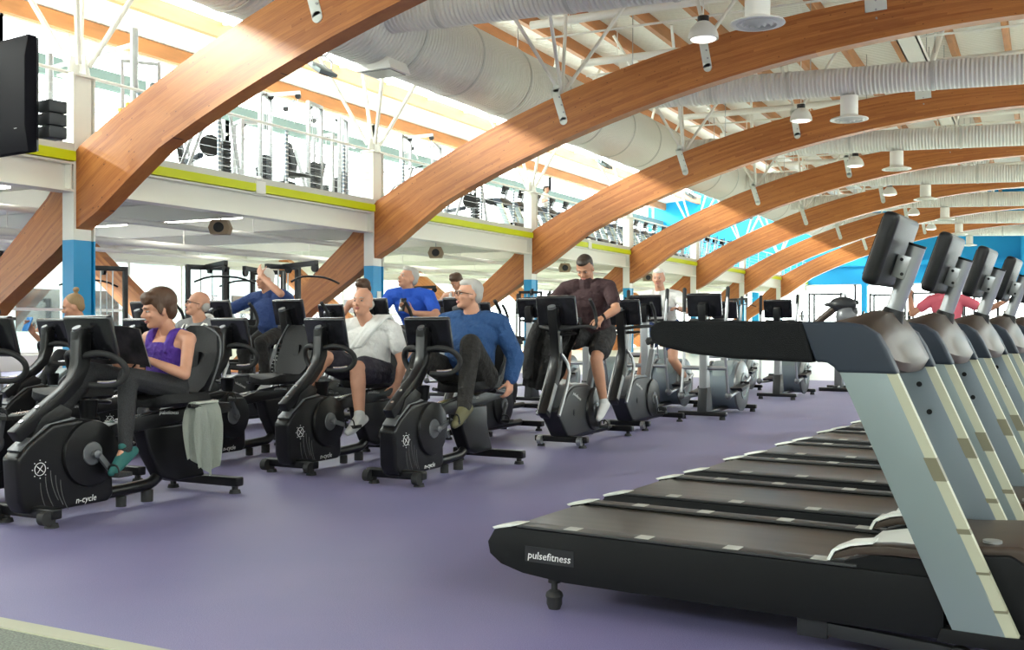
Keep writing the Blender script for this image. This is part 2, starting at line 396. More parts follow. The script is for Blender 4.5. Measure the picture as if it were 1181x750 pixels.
for k in range(1, 8):      # glazing bars
    for dy in (0, 2.47, 4.93):
        y = 2.94 + BAY * (k - 1) + dy
        g = G(); g.beam((-18.6, y, 8.72), (-13.4, y, RZ + .28), .05, .08)
        tag(g.done('glazing_bar', 'whitem'), 'thin white glazing bar across the bright roof glazing, %s from the nearest' % NTH[(k - 1) * 3 + (0 if dy == 0 else 1 if dy < 3 else 2)], 'glazing bar', 'glazing bars of the roof light')

# ---- the side of the hall behind and to the right of the viewer
g = G(); g.span((-24, -7.2, 0), (16, -7, 4.4)); g.span((-24, -7.2, 6.2), (16, -7, 9)); g.span((-24, -7.2, 4.4), (-22, -7, 6.2)); g.span((14, -7.2, 4.4), (16, -7, 6.2)); struct(g.done('wall_back', 'white'))
g = G()
for q in range(13): g.span((-22.03 + q * 3, -7.15, 4.4), (-21.97 + q * 3, -7.05, 6.2))
wf = struct(g.done('window_60', 'whitem')); g = G(); g.span((-22, -7.11, 4.4), (14, -7.09, 6.2)); g.done('pane', 'glass', wf)  # unseen window band, added in the back wall to give front fill light
g = G(); g.span((16, -7, 0), (16.2, YEND, 9)); struct(g.done('wall_right', 'white'))
g = G(); g.span((8.8, -7, RZ + .33), (14.2, YEND, RZ + .35)); struct(g.done('window_9', 'glass'))
# ---- outer wall on the left: glazing with white mullions on two levels
g = G(); g.span((BACKX - .12, -7, 2.75), (BACKX + .12, YEND, 3.6)); struct(g.done('wall_left', 'white'))
g = G(); g.span((BACKX - .1, -7, 0), (BACKX + .1, YEND, .35)); struct(g.done('baseboard_left', 'white'))
n = 0
for lvl, (z0, z1) in enumerate(((.35, 2.75), (3.6, 8.2))):
    for k in range(-1, 8):
        y0 = 1.0 + BAY * k; y1 = min(y0 + BAY, YEND); n += 1
        f = G()
        for j in range(5):
            yy = y0 + (y1 - y0) * j / 4; f.span((BACKX - .05, yy - .04, z0), (BACKX + .05, yy + .04, z1))
        for zz in ((z0 + .04, z1 - .04, z0 + (z1 - z0) * .45) if lvl == 0 else (z0 + .04, z1 - .04, 5.0, 6.6)):
            f.span((BACKX - .045, y0, zz - .035), (BACKX + .045, y1, zz + .035))
        wf = struct(f.done('window_%d' % (10 + n), 'whitem'))
        p = G(); p.span((BACKX - .008, y0, z0), (BACKX + .008, y1, z1)); p.done('pane', 'glass', wf)
g = G(); g.span((BACKX + .05, -6.9, 7.0), (BACKX + .22, YEND, 7.45)); g.span((BACKX + .05, -6.9, 4.9), (BACKX + .16, YEND, 5.1)); struct(g.done('trim_1', 'transom'))
# the street side seen through the glass: a paved yard and a pale office block
g = G(); g.span((-75, -10, -.3), (-24, 90, -.1)); struct(g.done('ground_outside', 'outside'))
t = thing('office_building', 'pale green-grey office block seen through the glazing under the gallery', 'building', (-40, 30, -.1))
g = G(); g.span((-4, -34, 0), (4, 34, 9)); g.done('wall', 'facade', t)
for k in range(22):
    for z in (.9, 3.9):
        g = G(); g.span((3.98, -33 + k * 3.05, z), (4.08, -31 + k * 3.05, z + 1.7)); g.done('window', 'screen', t)

# ---- far end wall: blue above, bright glazing below
g = G(); g.span((-22, YEND, 3.35), (16, YEND + .2, 9.2)); struct(g.done('wall_end', 'bluewall'))
g = G(); g.span((-1.1, YEND - 1.4, 3.35), (16, YEND, 9)); struct(g.done('wall_end_return', 'bluewall'))
g = G(); g.span((-12, YEND - .25, 4.35), (-1.1, YEND, 4.6)); struct(g.done('trim_3', 'bluewall'))
for k in range(6):
    x0 = -22 + k * 6.2; f = G()
    for j in range(3): f.span((x0 + j * 3.1 - .05, YEND, 0), (x0 + j * 3.1 + .05, YEND + .1, 3.35))
    f.span((x0, YEND, 3.25), (x0 + 6.2, YEND + .1, 3.35)); f.span((x0, YEND, 0), (x0 + 6.2, YEND + .1, .12))
    wf = struct(f.done('window_%d' % (40 + k), 'whitem'))
    p = G(); p.span((x0, YEND + .04, .1), (x0 + 6.2, YEND + .06, 3.3)); p.done('pane', 'glass', wf)
g = G(); g.span((-15.4, YEND - .4, 0), (-15.0, YEND, 3.35)); g.span((-9.2, YEND - .4, 0), (-8.9, YEND, 3.35)); struct(g.done('trim_4', 'bluewall'))

# ---- columns, arches, gallery edge
UP = (-1.34, -16.05, 22.47); LO = (-.022, -19.41, 25.245)
def arch_z(c, x): return c[1] + math.sqrt(max(0, c[2] ** 2 - (x - c[0]) ** 2))
def arch_mesh(y, hw=.14):
    bm = bmesh.new(); uvl = bm.loops.layers.uv.new('along')
    up = [(-16.4, .01), (-15.1, 1.1), (-13.88, 2.10), (-12.9, 2.9), (-12.45, 3.40)]; lo = [(-15.6, .01), (-14.7, .72), (-13.88, 1.40), (-12.75, 2.10), (-12.25, 2.46)]
    for i in range(0, 41):
        a = i / 40; xu = -12.2 + a * 24.4
        up.append((xu, arch_z(UP, xu))); xl = -11.85 + a * 23.4
        zl = arch_z(LO, xl) - max(0, .22 * (1 - (xl + 11.85) / 1.2)); lo.append((xl, zl))
    s = 0; S = [0]
    for i in range(1, len(up)):
        s += math.hypot(up[i][0] - up[i - 1][0], up[i][1] - up[i - 1][1]); S.append(s)
    V = [[bm.verts.new((x, yy, z)) for (x, z) in (up[i], lo[i]) for yy in (y - hw, y + hw)] for i in range(len(up))]   # uf ub lf lb
    def face(vs, uvs):
        f = bm.faces.new(vs)
        for l, c in zip(f.loops, uvs): l[uvl].uv = c
    for i in range(len(up) - 1):
        a, b = V[i], V[i + 1]; u, v = S[i] + y, S[i + 1] + y
        face((a[0], a[2], b[2], b[0]), ((u, 1), (u, 0), (v, 0), (v, 1)))
        face((a[1], b[1], b[3], a[3]), ((u, 1), (v, 1), (v, 0), (u, 0)))
        face((a[0], b[0], b[1], a[1]), ((u, .02), (v, .02), (v, .04), (u, .04)))
        face((a[2], a[3], b[3], b[2]), ((u, .02), (u, .04), (v, .04), (v, .02)))
    face((V[0][0], V[0][1], V[0][3], V[0][2]), ((0, 0),) * 4); face((V[-1][0], V[-1][2], V[-1][3], V[-1][1]), ((0, 0),) * 4)
    bmesh.ops.recalc_face_normals(bm, faces=bm.faces[:])
    me = bpy.data.meshes.new('timber_arch'); bm.to_mesh(me); bm.free(); me.materials.append(MATS['glulam'])
    o = bpy.data.objects.new('timber_arch', me); COL.objects.link(o); return o
ORD = ['nearest', 'second', 'third', 'fourth', 'fifth', 'sixth', 'farthest']
for i, y in enumerate(YS):
    a = arch_mesh(y + .16)
    tag(a, {0: 'nearest laminated timber arch, dark brown, sweeping up out of the top of the picture', 6: 'farthest laminated timber arch, lowest in the picture, in front of the blue end wall'}.get(i, '%s laminated timber arch of the hall counted from the nearest' % ORD[i]), 'arch', 'laminated timber arches')
    # leaning timber leg that meets the foot of the arch from the outside
    bm = bmesh.new(); uvl = bm.loops.layers.uv.new('along')
    P = [(-20.9, 3.25), (-16.6, .0), (-17.5, .0), (-21.0, 2.6)]
    y += .16
    F = [bm.verts.new((x, y - .13, z)) for x, z in P]; Bk = [bm.verts.new((x, y + .13, z)) for x, z in P]
    fs = [bm.faces.new(F), bm.faces.new(Bk[::-1])] + [bm.faces.new((F[k], Bk[k], Bk[(k + 1) % 4], F[(k + 1) % 4])) for k in range(4)]
    for f in fs:
        for l in f.loops: l[uvl].uv = ((l.vert.co.x * .8 - l.vert.co.z * .6) + y, (l.vert.co.z + l.vert.co.x * .755 + 13.2) / .75)
    bmesh.ops.recalc_face_normals(bm, faces=bm.faces[:])
    me = bpy.data.meshes.new('timber_brace'); bm.to_mesh(me); bm.free(); me.materials.append(MATS['glulam'])
    b = bpy.data.objects.new('timber_brace', me); COL.objects.link(b)
    tag(b, 'timber leg under the gallery leaning out from the foot of the %s arch' % ORD[i], 'timber brace', 'leaning timber legs under the gallery')
    y -= .16
    # steel column
    t = thing('steel_column', '%s steel column, white above and blue below, where the gallery edge meets the %s arch' % ('nearest' if i == 0 else 'slender', ORD[i]), 'column', (COLX + .015, y + .16, 0), 0, 'steel columns along the gallery edge')
    def hsec(z0, z1, m, nm):
        g = G(); g.span((-.115, -.19, z0), (.115, -.165, z1)); g.span((-.115, .165, z0), (.115, .19, z1)); g.span((-.05, -.165, z0), (.105, .125, z1)); g.span((-.05, .145, z0), (.05, .165, z1)); g.done(nm, m, t)
    hsec(0, 2.28, 'blue', 'blue_shaft'); hsec(2.28, 4.62, 'white', 'white_shaft')
    g = G(); g.span((-.17, -.24, 4.62), (.17, .24, 4.65)); g.prism([(-.16, 4.65), (.16, 4.65), (.12, 4.95), (-.12, 4.95)], -.012, .012, 'y'); g.prism([(-.2, 4.65), (.2, 4.65), (.15, 4.92), (-.15, 4.92)], -.012, .012, 'x'); g.done('cap_plate', 'whitem', t)
    for (dx, dy) in ((-1.6, -1.5), (-1.6, 1.5), (1.6, -1.5), (1.6, 1.5)):
        g = G(); g.cyl((dx * .06, dy * .06, 4.8), (dx, dy, 8.45), .04, n=10); g.done('strut', 'white', t)
    if i == 1:
        g = G(); g.box((.11, .03, 1.68), (.012, .14, .16)); g.done('notice', 'plate', t)
    # struts fanning from the arch to the roof and the bolted plates on the arch face
    for x in (-8.1, -5.3, -2.45, .4):
        zu = arch_z(UP, x); t2 = thing('roof_strut_bracket', 'white bolted plate on the %s arch, %s along it from the gallery side' % (ORD[i], {-8.1: 'first', -5.3: 'second', -2.45: 'third', .4: 'fourth'}[x]), 'bracket', (x, y, zu), 0, 'white plates and struts on the arches')
        nx = (x + 1.34) / 22.47
        g = G(); L = .62 if x < -3 else .34; w = .075 if x < -3 else .17
        rot = Euler((0, math.asin(nx), 0)); t2.location.y = y + .165
        g.box((-nx * L * .2 * 0, -.155, -.5 * L + .12), (w * 2, .02, L), rot)
        if x < -3: g.cyl((-.5 * nx * L, -.165, -L + .12), (-.5 * nx * L, -.145, -L + .12), w, n=20); g.cyl((.3 * nx * L, -.165, .12), (.3 * nx * L, -.145, .12), w, n=20)
        g.done('plate', 'plate', t2, bevel=.004)
        g = G()
        for q in (-.05, -.2, -.34): g.cyl((nx * q, -.185, q), (nx * q, -.15, q), .016, n=8)
        g.done('bolt', 'steel', t2)
        ends = ((-1.3, -1.5), (-.6, 1.6), (.25, -1.7), (1.5, 1.2)) if x < -7 else (((-.8, 1.3), (.9, 1.4)) if x < -3 else ((0.3, 1.3),))
        for dx, dy in ends:
            g = G(); g.cyl((0, -.02, .02), (dx, dy, RZ + .05 - zu), .036 if x < -3 else .07, n=10); g.done('strut', 'whitem', t2)
# gallery edge beams (one per bay), yellow strip and kerb
for k in range(-1, 7):
    y0 = YS[k] + .36 if k >= 0 else YS[0] - BAY + .36; y1 = YS[k + 1] - .04 if k < 6 else YEND
    w = 'nearest' if k == -1 else ('far end' if k == 6 else ORD[k] + ' to ' + ORD[k + 1] + ' arch')
    t = thing('gallery_edge_beam', 'white steel edge beam of the gallery with yellow strip, bay at the %s' % w, 'beam', (COLX, y0, 2.96), 0, 'gallery edge beams')
    L = y1 - y0
    g = G(); g.span((-.15, 0, 0), (.15, L, .03)); g.span((-.15, 0, .39), (.15, L, .42)); g.span((-.02, 0, .03), (.02, L, .39)); g.span((-.13, .02, .03), (.13, .04, .39)); g.span((-.13, L - .04, .03), (.13, L - .02, .39)); g.done('i_beam', 'white', t)
    if -1 <= k < 6:
        mid = L * .5
        g = G(); g.span((.06, 0, .43), (.19, mid - .12 if k % 2 == 0 else L, .57));
        if k % 2 == 0: g.span((.06, mid + .12, .43), (.19, L, .57))
        g.done('yellow_strip', 'yellow', t)
    else:
        g = G(); g.span((.06, 0, .43), (.19, L, .57)); g.done('yellow_strip', 'yellow', t)
    g = G(); g.span((-.12, 0, .57), (.16, L, .68)); g.done('kerb', 'offwhite', t)
    if k % 2 == 0 and k < 6: g = G(); g.span((.05, mid - .12, .40), (.2, mid + .12, .62)); g.ell((.15, mid, .66), (.07, .08, .05)); g.done('sensor_box', 'whitem', t)
    # railing
    t = thing('gallery_railing', 'steel railing with perforated posts above the gallery edge, bay at the %s' % w, 'railing', (COLX, y0, 3.64), 0, 'gallery railings')
    g = G(); g.cyl((0.05, -.1, 1.02), (0.05, L + .1, 1.02), .026, n=10); g.done('handrail', 'whitem', t)
    npst = max(2, round(L / 1.6))
    for j in range(npst):
        yy = (j + .5) * L / npst
        g = G(); g.span((.03, yy - .03, 0), (.06, yy + .03, .98)); g.done('post', 'perforated', t)
    g = G()
    for q in range(6): g.cyl((.045, 0, .12 + q * .14), (.045, L, .12 + q * .14), .005, n=5)
    g.done('wire', 'steel', t)
# cross beams, pipes and lamps under the gallery
yy = -4.46 + 1.233; j = 0
while yy < YEND:
    g = G(); g.span((BACKX + .2, yy - .1, 2.96), (COLX - .2, yy + .1, 3.27)); 
    tag(g.done('gallery_cross_beam', 'soffit'), 'pale grey-green beam crossing under the gallery floor, %s from the nearest' % NTH[min(j, 28)], 'beam', 'cross beams under the gallery')
    yy += 2.467; j += 1
for x, z, r in ((-13.6, 2.8, .05), (-15.4, 2.62, .07), (-18.8, 2.75, .05)):
    g = G(); g.cyl((x, -6.9, z), (x, YEND, z), r, n=12)
    for k in range(14): g.cyl((x, 3.6 + k * 4, z), (x, 3.6 + k * 4, 3.28), .01, n=6)
    tag(g.done('ceiling_pipe', 'whitem'), {-13.6: 'thin white pipe under the gallery, the one nearest the hall', -15.4: 'thick white pipe running under the middle of the gallery', -18.8: 'white pipe under the gallery close to the windows'}[x], 'pipe')
for k in range(10):
    for x in (-14.6, -17.6):
        y = 5.2 + k * 4.933
        t = thing('strip_light', 'strip light under the gallery, %s from the nearest, %s' % (NTH[k], 'hall side' if x > -16 else 'window side'), 'lamp', (x, y, 3.1), 0, 'strip lights under the gallery')
        g = G(); g.box((0, 0, .06), (2.4, .16, .1)); g.done('housing', 'whitem', t, bevel=.01)
        g = G(); g.box((0, 0, -.01), (2.3, .12, .05)); g.done('diffuser', 'lampglow', t, bevel=.01)
        g = G(); g.cyl((-.8, 0, .1), (-.8, 0, .19), .01, n=6); g.cyl((.8, 0, .1), (.8, 0, .19), .01, n=6); g.done('hanger', 'steel', t)
for i, y in enumerate((14.0, 21.3, 28.8, 36.2)):
    t = thing('loudspeaker', 'small tan box loudspeaker hanging under the gallery edge, %s from the nearest' % ('first', 'second', 'third', 'fourth')[i], 'loudspeaker', (-12.95, y, 2.78), .5, 'loudspeakers under the gallery edge')
    g = G(); g.prism([(-.15, -.12), (.15, -.12), (.19, 0), (.13, .14), (-.13, .14), (-.19, 0)], -.13, .13, 'y'); g.done('cabinet', 'tan', t, bevel=.015)
    g = G(); g.cyl((0, -.13, 0), (0, -.145, 0), .09, n=20); g.done('grille', 'darkgrey', t)
    g = G(); g.cyl((0, 0, .13), (0, 0, .50), .012, n=8); g.done('hanger', 'steel', t)

# ---- ventilation ducts
t = thing('main_duct', 'large white spiral-wound air duct running the length of the hall beside the roof light', 'air duct', (-10.0, 0, 6.12))
rings = []
g = G(); g.cyl((0, -6.9, 0), (0, YEND, 0), .72, n=48); g.done('duct_body', 'duct', t)
for k in range(30):
    y = 3 + k * 2.0
    if y < YEND: g = G(); g.cyl((0, y - .03, 0), (0, y + .03, 0), .735, n=48); g.done('joint_ring', 'offwhite', t)
for k in range(8):
    g = G(); g.cyl((0, 5 + k * 7.4, .7), (0, 5 + k * 7.4, 2.2), .012, n=6); g.done('hanger', 'steel', t)
DUCTY = [14.0 + BAY * k for k in range(7)]
for k, y in enumerate(DUCTY):
    w = '%s of the cross ducts counted from the nearest' % (ORD[k])
    t = thing('cross_duct', 'white ribbed duct crossing the hall, %s' % w, 'air duct', (0, y, 5.62), 0, 'cross ducts')
    g = G(); g.cyl((-9.6, 0, .47), (8.6, 0, -.12), .275 if k else .32, n=32); g.done('duct_body', 'ductx', t)
    g = G()
    for x in (-8.4, -6.2, -4.6, -1.9, .6): zc = .47 - (x + 9.6) / 18.2 * .59; g.cyl((x - .03, 0, zc), (x + .03, 0, zc), .287 if k else .332, n=32)
    g.done('joint_ring', 'offwhite', t)
    g = G()
    for x in (-8, -4.2, 0): g.cyl((x, 0, .3), (x, 0, 2.6), .01, n=6)
    g.done('hanger', 'steel', t)
    x = -3.45
    t = thing('air_diffuser', 'round white ceiling diffuser under the duct, %s' % w.replace('cross ducts', 'diffusers'), 'air diffuser', (x, y, 5.18), 0, 'round diffusers below the ducts')
    g = G(); g.lathe([(.17, .42), (.17, .04), (.2, .02), (.36, -.03), (.37, -.05), (.34, -.06), (.30, -.05)], n=32); g.done('neck', 'whitem', t)
    for q, r in enumerate((.29, .21, .13, .06)):
        g = G(); g.lathe([(r, -.045), (r - .035, -.075 - .01 * q), (max(.005, r - .06), -.05), (max(.004, r - .03), -.045)], n=28); g.done('cone_ring', 'offwhite', t)
for k in range(7):
    y = 16.0 + BAY * k; x = -4.8
    t = thing('pendant_lamp', 'white bell-shaped pendant lamp, %s from the nearest' % ('first', 'second', 'third', 'fourth', 'fifth', 'sixth', 'seventh')[k], 'lamp', (x, y, 5.70), 0, 'bell pendant lamps')
    g = G(); g.lathe([(.24, -.12), (.235, -.05), (.19, .06), (.12, .13), (.10, .15), (.09, .15), (.11, .12), (.175, .05), (.22, -.05), (.225, -.12)], n=28); g.done('lamp_shade', 'whitem', t)
    g = G(); g.cyl((0, 0, .15), (0, 0, .24), .09, n=20); g.done('ballast', 'darkgrey', t)
    g = G(); g.cyl((0, 0, .24), (0, 0, 2.72), .01, n=6); g.done('suspension', 'whitem', t)
    g = G(); g.lathe([(.22, -.11), (.18, -.14), (.08, -.155), (.01, -.16), (.01, -.10), (.20, -.09)], n=24); g.done('diffuser', 'pendantglow', t)
    l = bpy.data.lights.new('lamp', 'SPOT'); l.energy = 90; l.spot_size = R(150); l.spot_blend = .6; l.shadow_soft_size = .2; l.color = (1, .95, .85)
    lo = bpy.data.objects.new('lamp_light', l); COL.objects.link(lo); lo.parent = t; lo.location = (0, 0, -.22)
for k, (x, y, z) in enumerate(((-10.5, 13.7, 5.25), (-10.2, 25.2, 5.25), (-10.2, 32.6, 5.25), (-10.2, 40, 5.25))):
    t = thing('floodlight', 'grey rectangular floodlight tilted under the main duct, %s from the nearest' % ('first', 'second', 'third', 'fourth')[k], 'floodlight', (x, y, z), 0, 'floodlights under the main duct')
    g = G(); g.box((0, 0, 0), (.34, .46, .07), Euler((0, R(35), 0))); g.done('housing', 'silver', t, bevel=.015)
    g = G(); g.box((-.03, 0, -.04), (.28, .38, .01), Euler((0, R(35), 0))); g.done('front_glass', 'greyplastic', t)
    g = G(); g.tube([(0, -.25, 0), (.02, -.25, .16), (.06, 0, .2), (.02, .25, .16), (0, .25, 0)], .012, 6); g.cyl((.06, 0, .2), (.3, 0, .35), .015, n=8); g.done('yoke', 'steel', t)
t = thing('air_terminal', 'white box-shaped air terminal on the underside of the main duct', 'air terminal', (-9.9, 14.6, 5.3))
g = G(); g.prism([(-.35, 0), (.35, 0), (.22, .28), (-.22, .28)], -.3, .3, 'y'); g.done('casing', 'whitem', t, bevel=.01)
g = G(); g.span((-.28, -.24, -.012), (.28, .24, 0)); g.done('grille', 'greyplastic', t)
for k in range(7):
    for dy, z in ((2.5, 7.55), (5.3, 7.35)):
        y = YS[k] + dy - (BAY if k == 0 and False else 0)
        g = G(); g.cyl((-9.9, y, z), (8.8, y, z), .09, n=14); g.cyl((-9.9, y + .25, z - .25), (8.8, y + .25, z - .25), .025, n=8)
        for x in range(-9, 9, 3): g.cyl((x, y, z), (x, y, RZ + .1), .012, n=6); g.cyl((x, y + .25, z - .25), (x, y, z), .01, n=5)
        tag(g.done('roof_pipe', 'whitem'), 'white pipe crossing under the roof joists beyond the %s arch, %s one' % (ORD[k], 'upper' if z > 7.5 else 'lower'), 'pipe', 'white pipes under the roof')
for k in range(7):
    y0 = YS[k] + .3
    t = thing('cable_tray', 'white U-shaped channel running from the %s arch towards the next' % ORD[k], 'channel', (-2.45, y0, 6.75), 0, 'white channels between the arches')
    g = G(); g.span((-.2, 0, 0), (.2, 6.6, .02)); g.span((-.2, 0, 0), (-.17, 6.6, .14)); g.span((.17, 0, 0), (.2, 6.6, .14)); g.done('channel', 'whitem', t)
    g = G()
    for q in (.5, 3, 6): g.cyl((-.18, q, .1), (-.18, q, 1.4), .01, n=5); g.cyl((.18, q, .1), (.18, q, 1.4), .01, n=5)
    g.done('hanger', 'steel', t)

# ---- television seen from behind, top left
t = thing('television', 'black flat television seen from behind, hanging at the top left', 'television', (-6.13, 4.41, 2.50), R(174))
g = G()
g.prism([(-.03, -.36), (.03, -.36), (.055, -.2), (.055, .22), (.03, .36), (-.03, .36)], -.6, .6, 'x'); g.done('back_shell', 'tvplastic', t, bevel=.012)
g = G(); g.span((-.59, -.045, -.35), (.59, -.03, .35)); g.done('screen', 'screen', t)
g = G(); g.box((.0, .07, .03), (.55, .05, .34)); g.done('rear_bulge', 'tvplastic', t, bevel=.02)
g = G(); g.box((-.50, .05, -.17), (.03, .006, .09)); g.done('sticker', 'letter', t)
g = G(); g.box((.0, .13, 0), (.24, .06, .3)); g.beam((0, .2, 0), (0, .2, 5.9), .06, .06); g.beam((0, .1, 0), (0, .22, 0), .08, .08); g.done('mount', 'darkgrey', t)
g = G()
for q in (-.09, -.01, .07): g.box((-.62, -.12, -.14 + q), (.12, .12, .075))
g.done('speaker_box', 'darkgrey', t, bevel=.008)
# ================================================================ MACHINES
def arc(cx, cz, r, a0, a1, n=8, rz=None):
    return [(cx + r * math.cos(R(a0 + (a1 - a0) * i / n)), cz + (rz or r) * math.sin(R(a0 + (a1 - a0) * i / n))) for i in range(n + 1)]

# ---- treadmill: x runs from the rear roller (0) to the motor cover (1.95), near side at y = 0
def make_treadmill(label, group):
    t = thing('treadmill', label, 'treadmill', (0, 0, 0), 0, group)
    Wd = .68
    prof = [(.10, .300), (.03, .285), (.0, .235), (.01, .19), (.06, .155), (.16, .13), (.34, .115), (1.66, .115), (1.66, .300)]
    for y0, y1 in ((0, .055), (Wd - .055, Wd)):
        g = G(); g.prism(prof, y0, y1, 'y'); g.done('side_frame', 'deckblack', t, bevel=.006)
        yo = y0 + .004 if y0 == 0 else y0 - .02
        g = G(); g.prism([(.13, .302), (1.40, .302), (1.40, .312), (.13, .312)], yo, yo + .072, 'y'); rl = g.done('foot_rail', 'rail', t, bevel=.002)
        g = G()
        for x in (.33, .62, .95, 1.25):
            g.prism([(x, .3125), (x + .055, .3125), (x + .055, .314), (x, .314)], yo + .006, yo + .066, 'y')
        g.done('pale_marker', 'mark', rl)
        g = G(); g.prism([(.03, .286), (.10, .301), (.145, .313), (.145, .3165), (.09, .311), (.02, .293)], yo - .002, yo + .074, 'y'); g.done('end_cap', 'plate', t, bevel=.002)
    g = G(); g.prism(arc(.075, .235, .055, 80, 280, 12) + [(1.62, .18), (1.62, .298), (.10, .298)], .075, Wd - .075, 'y'); g.done('belt', 'belt', t)
    g = G(); g.prism([(.2, .12), (1.6, .12), (1.6, .18), (.2, .18)], .06, Wd - .06, 'y'); g.done('deck', 'black', t)
    for y in (.05, Wd - .05):
        g = G(); g.cyl((.27, y, .13), (.27, y, .10), .024, n=16); g.cyl((.27, y, .10), (.27, y, .07), .012, n=12); g.lathe([(.02, .07), (.03, .062), (.034, .05), (.03, .04), (.03, .02), (.022, 0)], (.27, y, 0), n=18); g.done('foot', 'rubber', t)
    # lift frame with its wheels
    g = G()
    for y in (.05, Wd - .05): g.beam((1.22, y, .085), (1.72, y, .06), .03, .045)
    g.beam((1.25, .05, .085), (1.25, Wd - .05, .085), .05, .05); g.box((1.25, .045, .085), (.1, .03, .07)); g.done('lift_frame', 'darkgrey', t, bevel=.004)
    for y in (.04, Wd - .04):
        g = G(); g.cyl((1.70, y - .018, .045), (1.70, y + .018, .045), .045, n=22); g.cyl((1.70, y - .024, .045), (1.70, y + .024, .045), .014, n=10); g.done('wheel', 'rubber', t)
    # motor cover
    mc = [(1.42, .20), (1.42, .318), (1.50, .345), (1.62, .385), (1.86, .405), (1.93, .39), (1.965, .34), (1.985, .14), (1.96, .11), (1.5, .11)]
    g = G(); g.prism(mc, .075, Wd - .075, 'y'); m_ = g.done('motor_cover', 'bronze', t, bevel=.018, seg=3)
    g = G(); g.prism([(1.50, .12), (1.50, .30), (1.62, .36), (1.84, .38), (1.92, .33), (1.96, .13)], .052, Wd - .052, 'y'); g.done('motor_housing', 'deckblack', t, bevel=.01)
    g = G(); g.cyl((1.78, .14, .400), (1.78, .14, .408), .028, n=20); g.done('badge', 'steel', m_)
    g = G(); g.prism([(1.36, .302), (1.38, .32), (1.52, .345), (1.60, .372), (1.60, .38), (1.50, .357), (1.37, .33), (1.35, .31)], .16, Wd - .16, 'y'); g.done('belt_shroud', 'plate', t)
    # curved fins at the front end of the foot rails
    for y0 in (.004, Wd - .089):
        P = [(1.315, .317), (1.335, .345), (1.40, .370), (1.50, .382), (1.66, .382), (1.66, .352), (1.50, .352), (1.40, .343)]
        g = G(); g.prism([(1.36, .30), (1.36, .318), (1.44, .346), (1.68, .352), (1.68, .30)], y0 + .008, y0 + .08, 'y'); g.done('rail_block', 'deckblack', t)
        g = G(); g.prism(P, y0, y0 + .085, 'y'); fn = g.done('rail_fin', 'bronze', t, bevel=.008)
        g = G(); g.prism([(1.315, .317), (1.33, .347), (1.38, .370), (1.45, .384), (1.45, .390), (1.375, .378), (1.322, .352), (1.305, .319)], y0 - .002, y0 + .087, 'y'); g.done('fin_edge', 'plate', fn)
    # uprights: painted panel, pale front strip, black foot
    for s in (0, 1):
        y0 = -.010 if s == 0 else Wd - .045
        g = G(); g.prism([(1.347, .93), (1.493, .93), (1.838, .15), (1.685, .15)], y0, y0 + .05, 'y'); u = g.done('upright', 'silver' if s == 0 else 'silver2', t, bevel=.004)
        g = G()
        def q(f, dy): x = 1.493 + (1.838 - 1.493) * f; z = .925 + (.15 - .925) * f; return (x, y0 + dy, z)
        def strip(f0, f1, w, e=0.0):
            rings = []
            for f in (f0, f1):
                x, _, z = q(f, 0); rings.append([(x - .004, y0 + e * -1, z), (x + w, y0 + .010 - e, z - .0), (x + w, y0 + .04, z), (x - .004, y0 + .046, z)])
            g.loft(rings)
        strip(.0, 1.0, .031); g.done('front_strip', 'cream', u)
        g = G()
        for f0, f1 in ((.33, .42), (.60, .62), (.76, .77), (.90, .91)): strip(f0, f1, .0315, .0012)
        g.done('strip_marking', 'olive', u)
        g = G(); g.prism([(1.655, .152), (1.90, .152), (1.90, .105), (1.64, .11)], y0 - .003, y0 + .055, 'y'); g.done('upright_foot', 'deckblack', t, bevel=.004)
        g = G()
        yb = y0 - .003 if s else y0 + .05
        for (x, z) in ((1.475, .86), (1.51, .76)): g.cyl((x, yb, z), (x, yb + .003, z), .010, n=12)
        g.done('bolt', 'deckblack', u)
        # arm: slate knee and foam grip
        knee = [(1.225, 1.088), (1.36, 1.088), (1.42, 1.078), (1.465, 1.05), (1.495, 1.0), (1.528, .924), (1.345, .924), (1.33, .942), (1.31, .955), (1.29, .957), (1.275, .955)]
        g = G(); g.prism(knee, y0 - .006, y0 + .056, 'y'); g.done('arm_knee', 'slate', t, bevel=.012, seg=3)
        grip = [(1.232, 1.090), (.74, 1.092)] + [(.712, 1.086), (.695, 1.07), (.688, 1.045), (.70, 1.02), (.73, 1.002)] + [(.84, .978), (1.0, .963), (1.268, .954)]
        g = G(); g.prism(grip, y0 - .010, y0 + .060, 'y'); g.done('hand_grip', 'foam', t, bevel=.016, seg=3)
    # cross hood that carries the mast
    hood = [(1.26, 1.06), (1.27, 1.088), (1.34, 1.105), (1.40, 1.125), (1.45, 1.115), (1.49, 1.05), (1.53, .95), (1.515, .92), (1.46, .915), (1.36, .96)]
    g = G()
    rings = []
    for y, s_ in ((.052, .55), (.10, .78), (.22, 1.0), (.34, 1.03), (.46, 1.0), (.58, .78), (.628, .55)):
        rings.append([(1.42 + (x - 1.42) * (.55 + .45 * s_), y, .985 + (z - .985) * s_) for x, z in hood])
    g.loft(rings); g.done('console_hood', 'bronze', t, ang=50)
    a, b = Vector((1.43, .34, 1.08)), Vector((1.522, .34, 1.345))
    g = G(); g.cyl(a, b, .029, n=28); mast = g.done('mast', 'alu', t)
    g = G(); g.cyl(b - (b - a) * .01, b + (b - a).normalized() * .006, .030, n=28); g.done('mast_cap', 'black', mast)
    g = G(); g.cyl(a, a + (b - a).normalized() * .055, .046, .034, n=24); g.done('mast_collar', 'black', mast)
    d = Vector((.085, .34)); rot = Euler((0, R(19), 0))
    g = G(); g.box((1.437, .34, 1.332), (.055, .36, .25), rot); g.done('console', 'black', t, bevel=.022, seg=3)
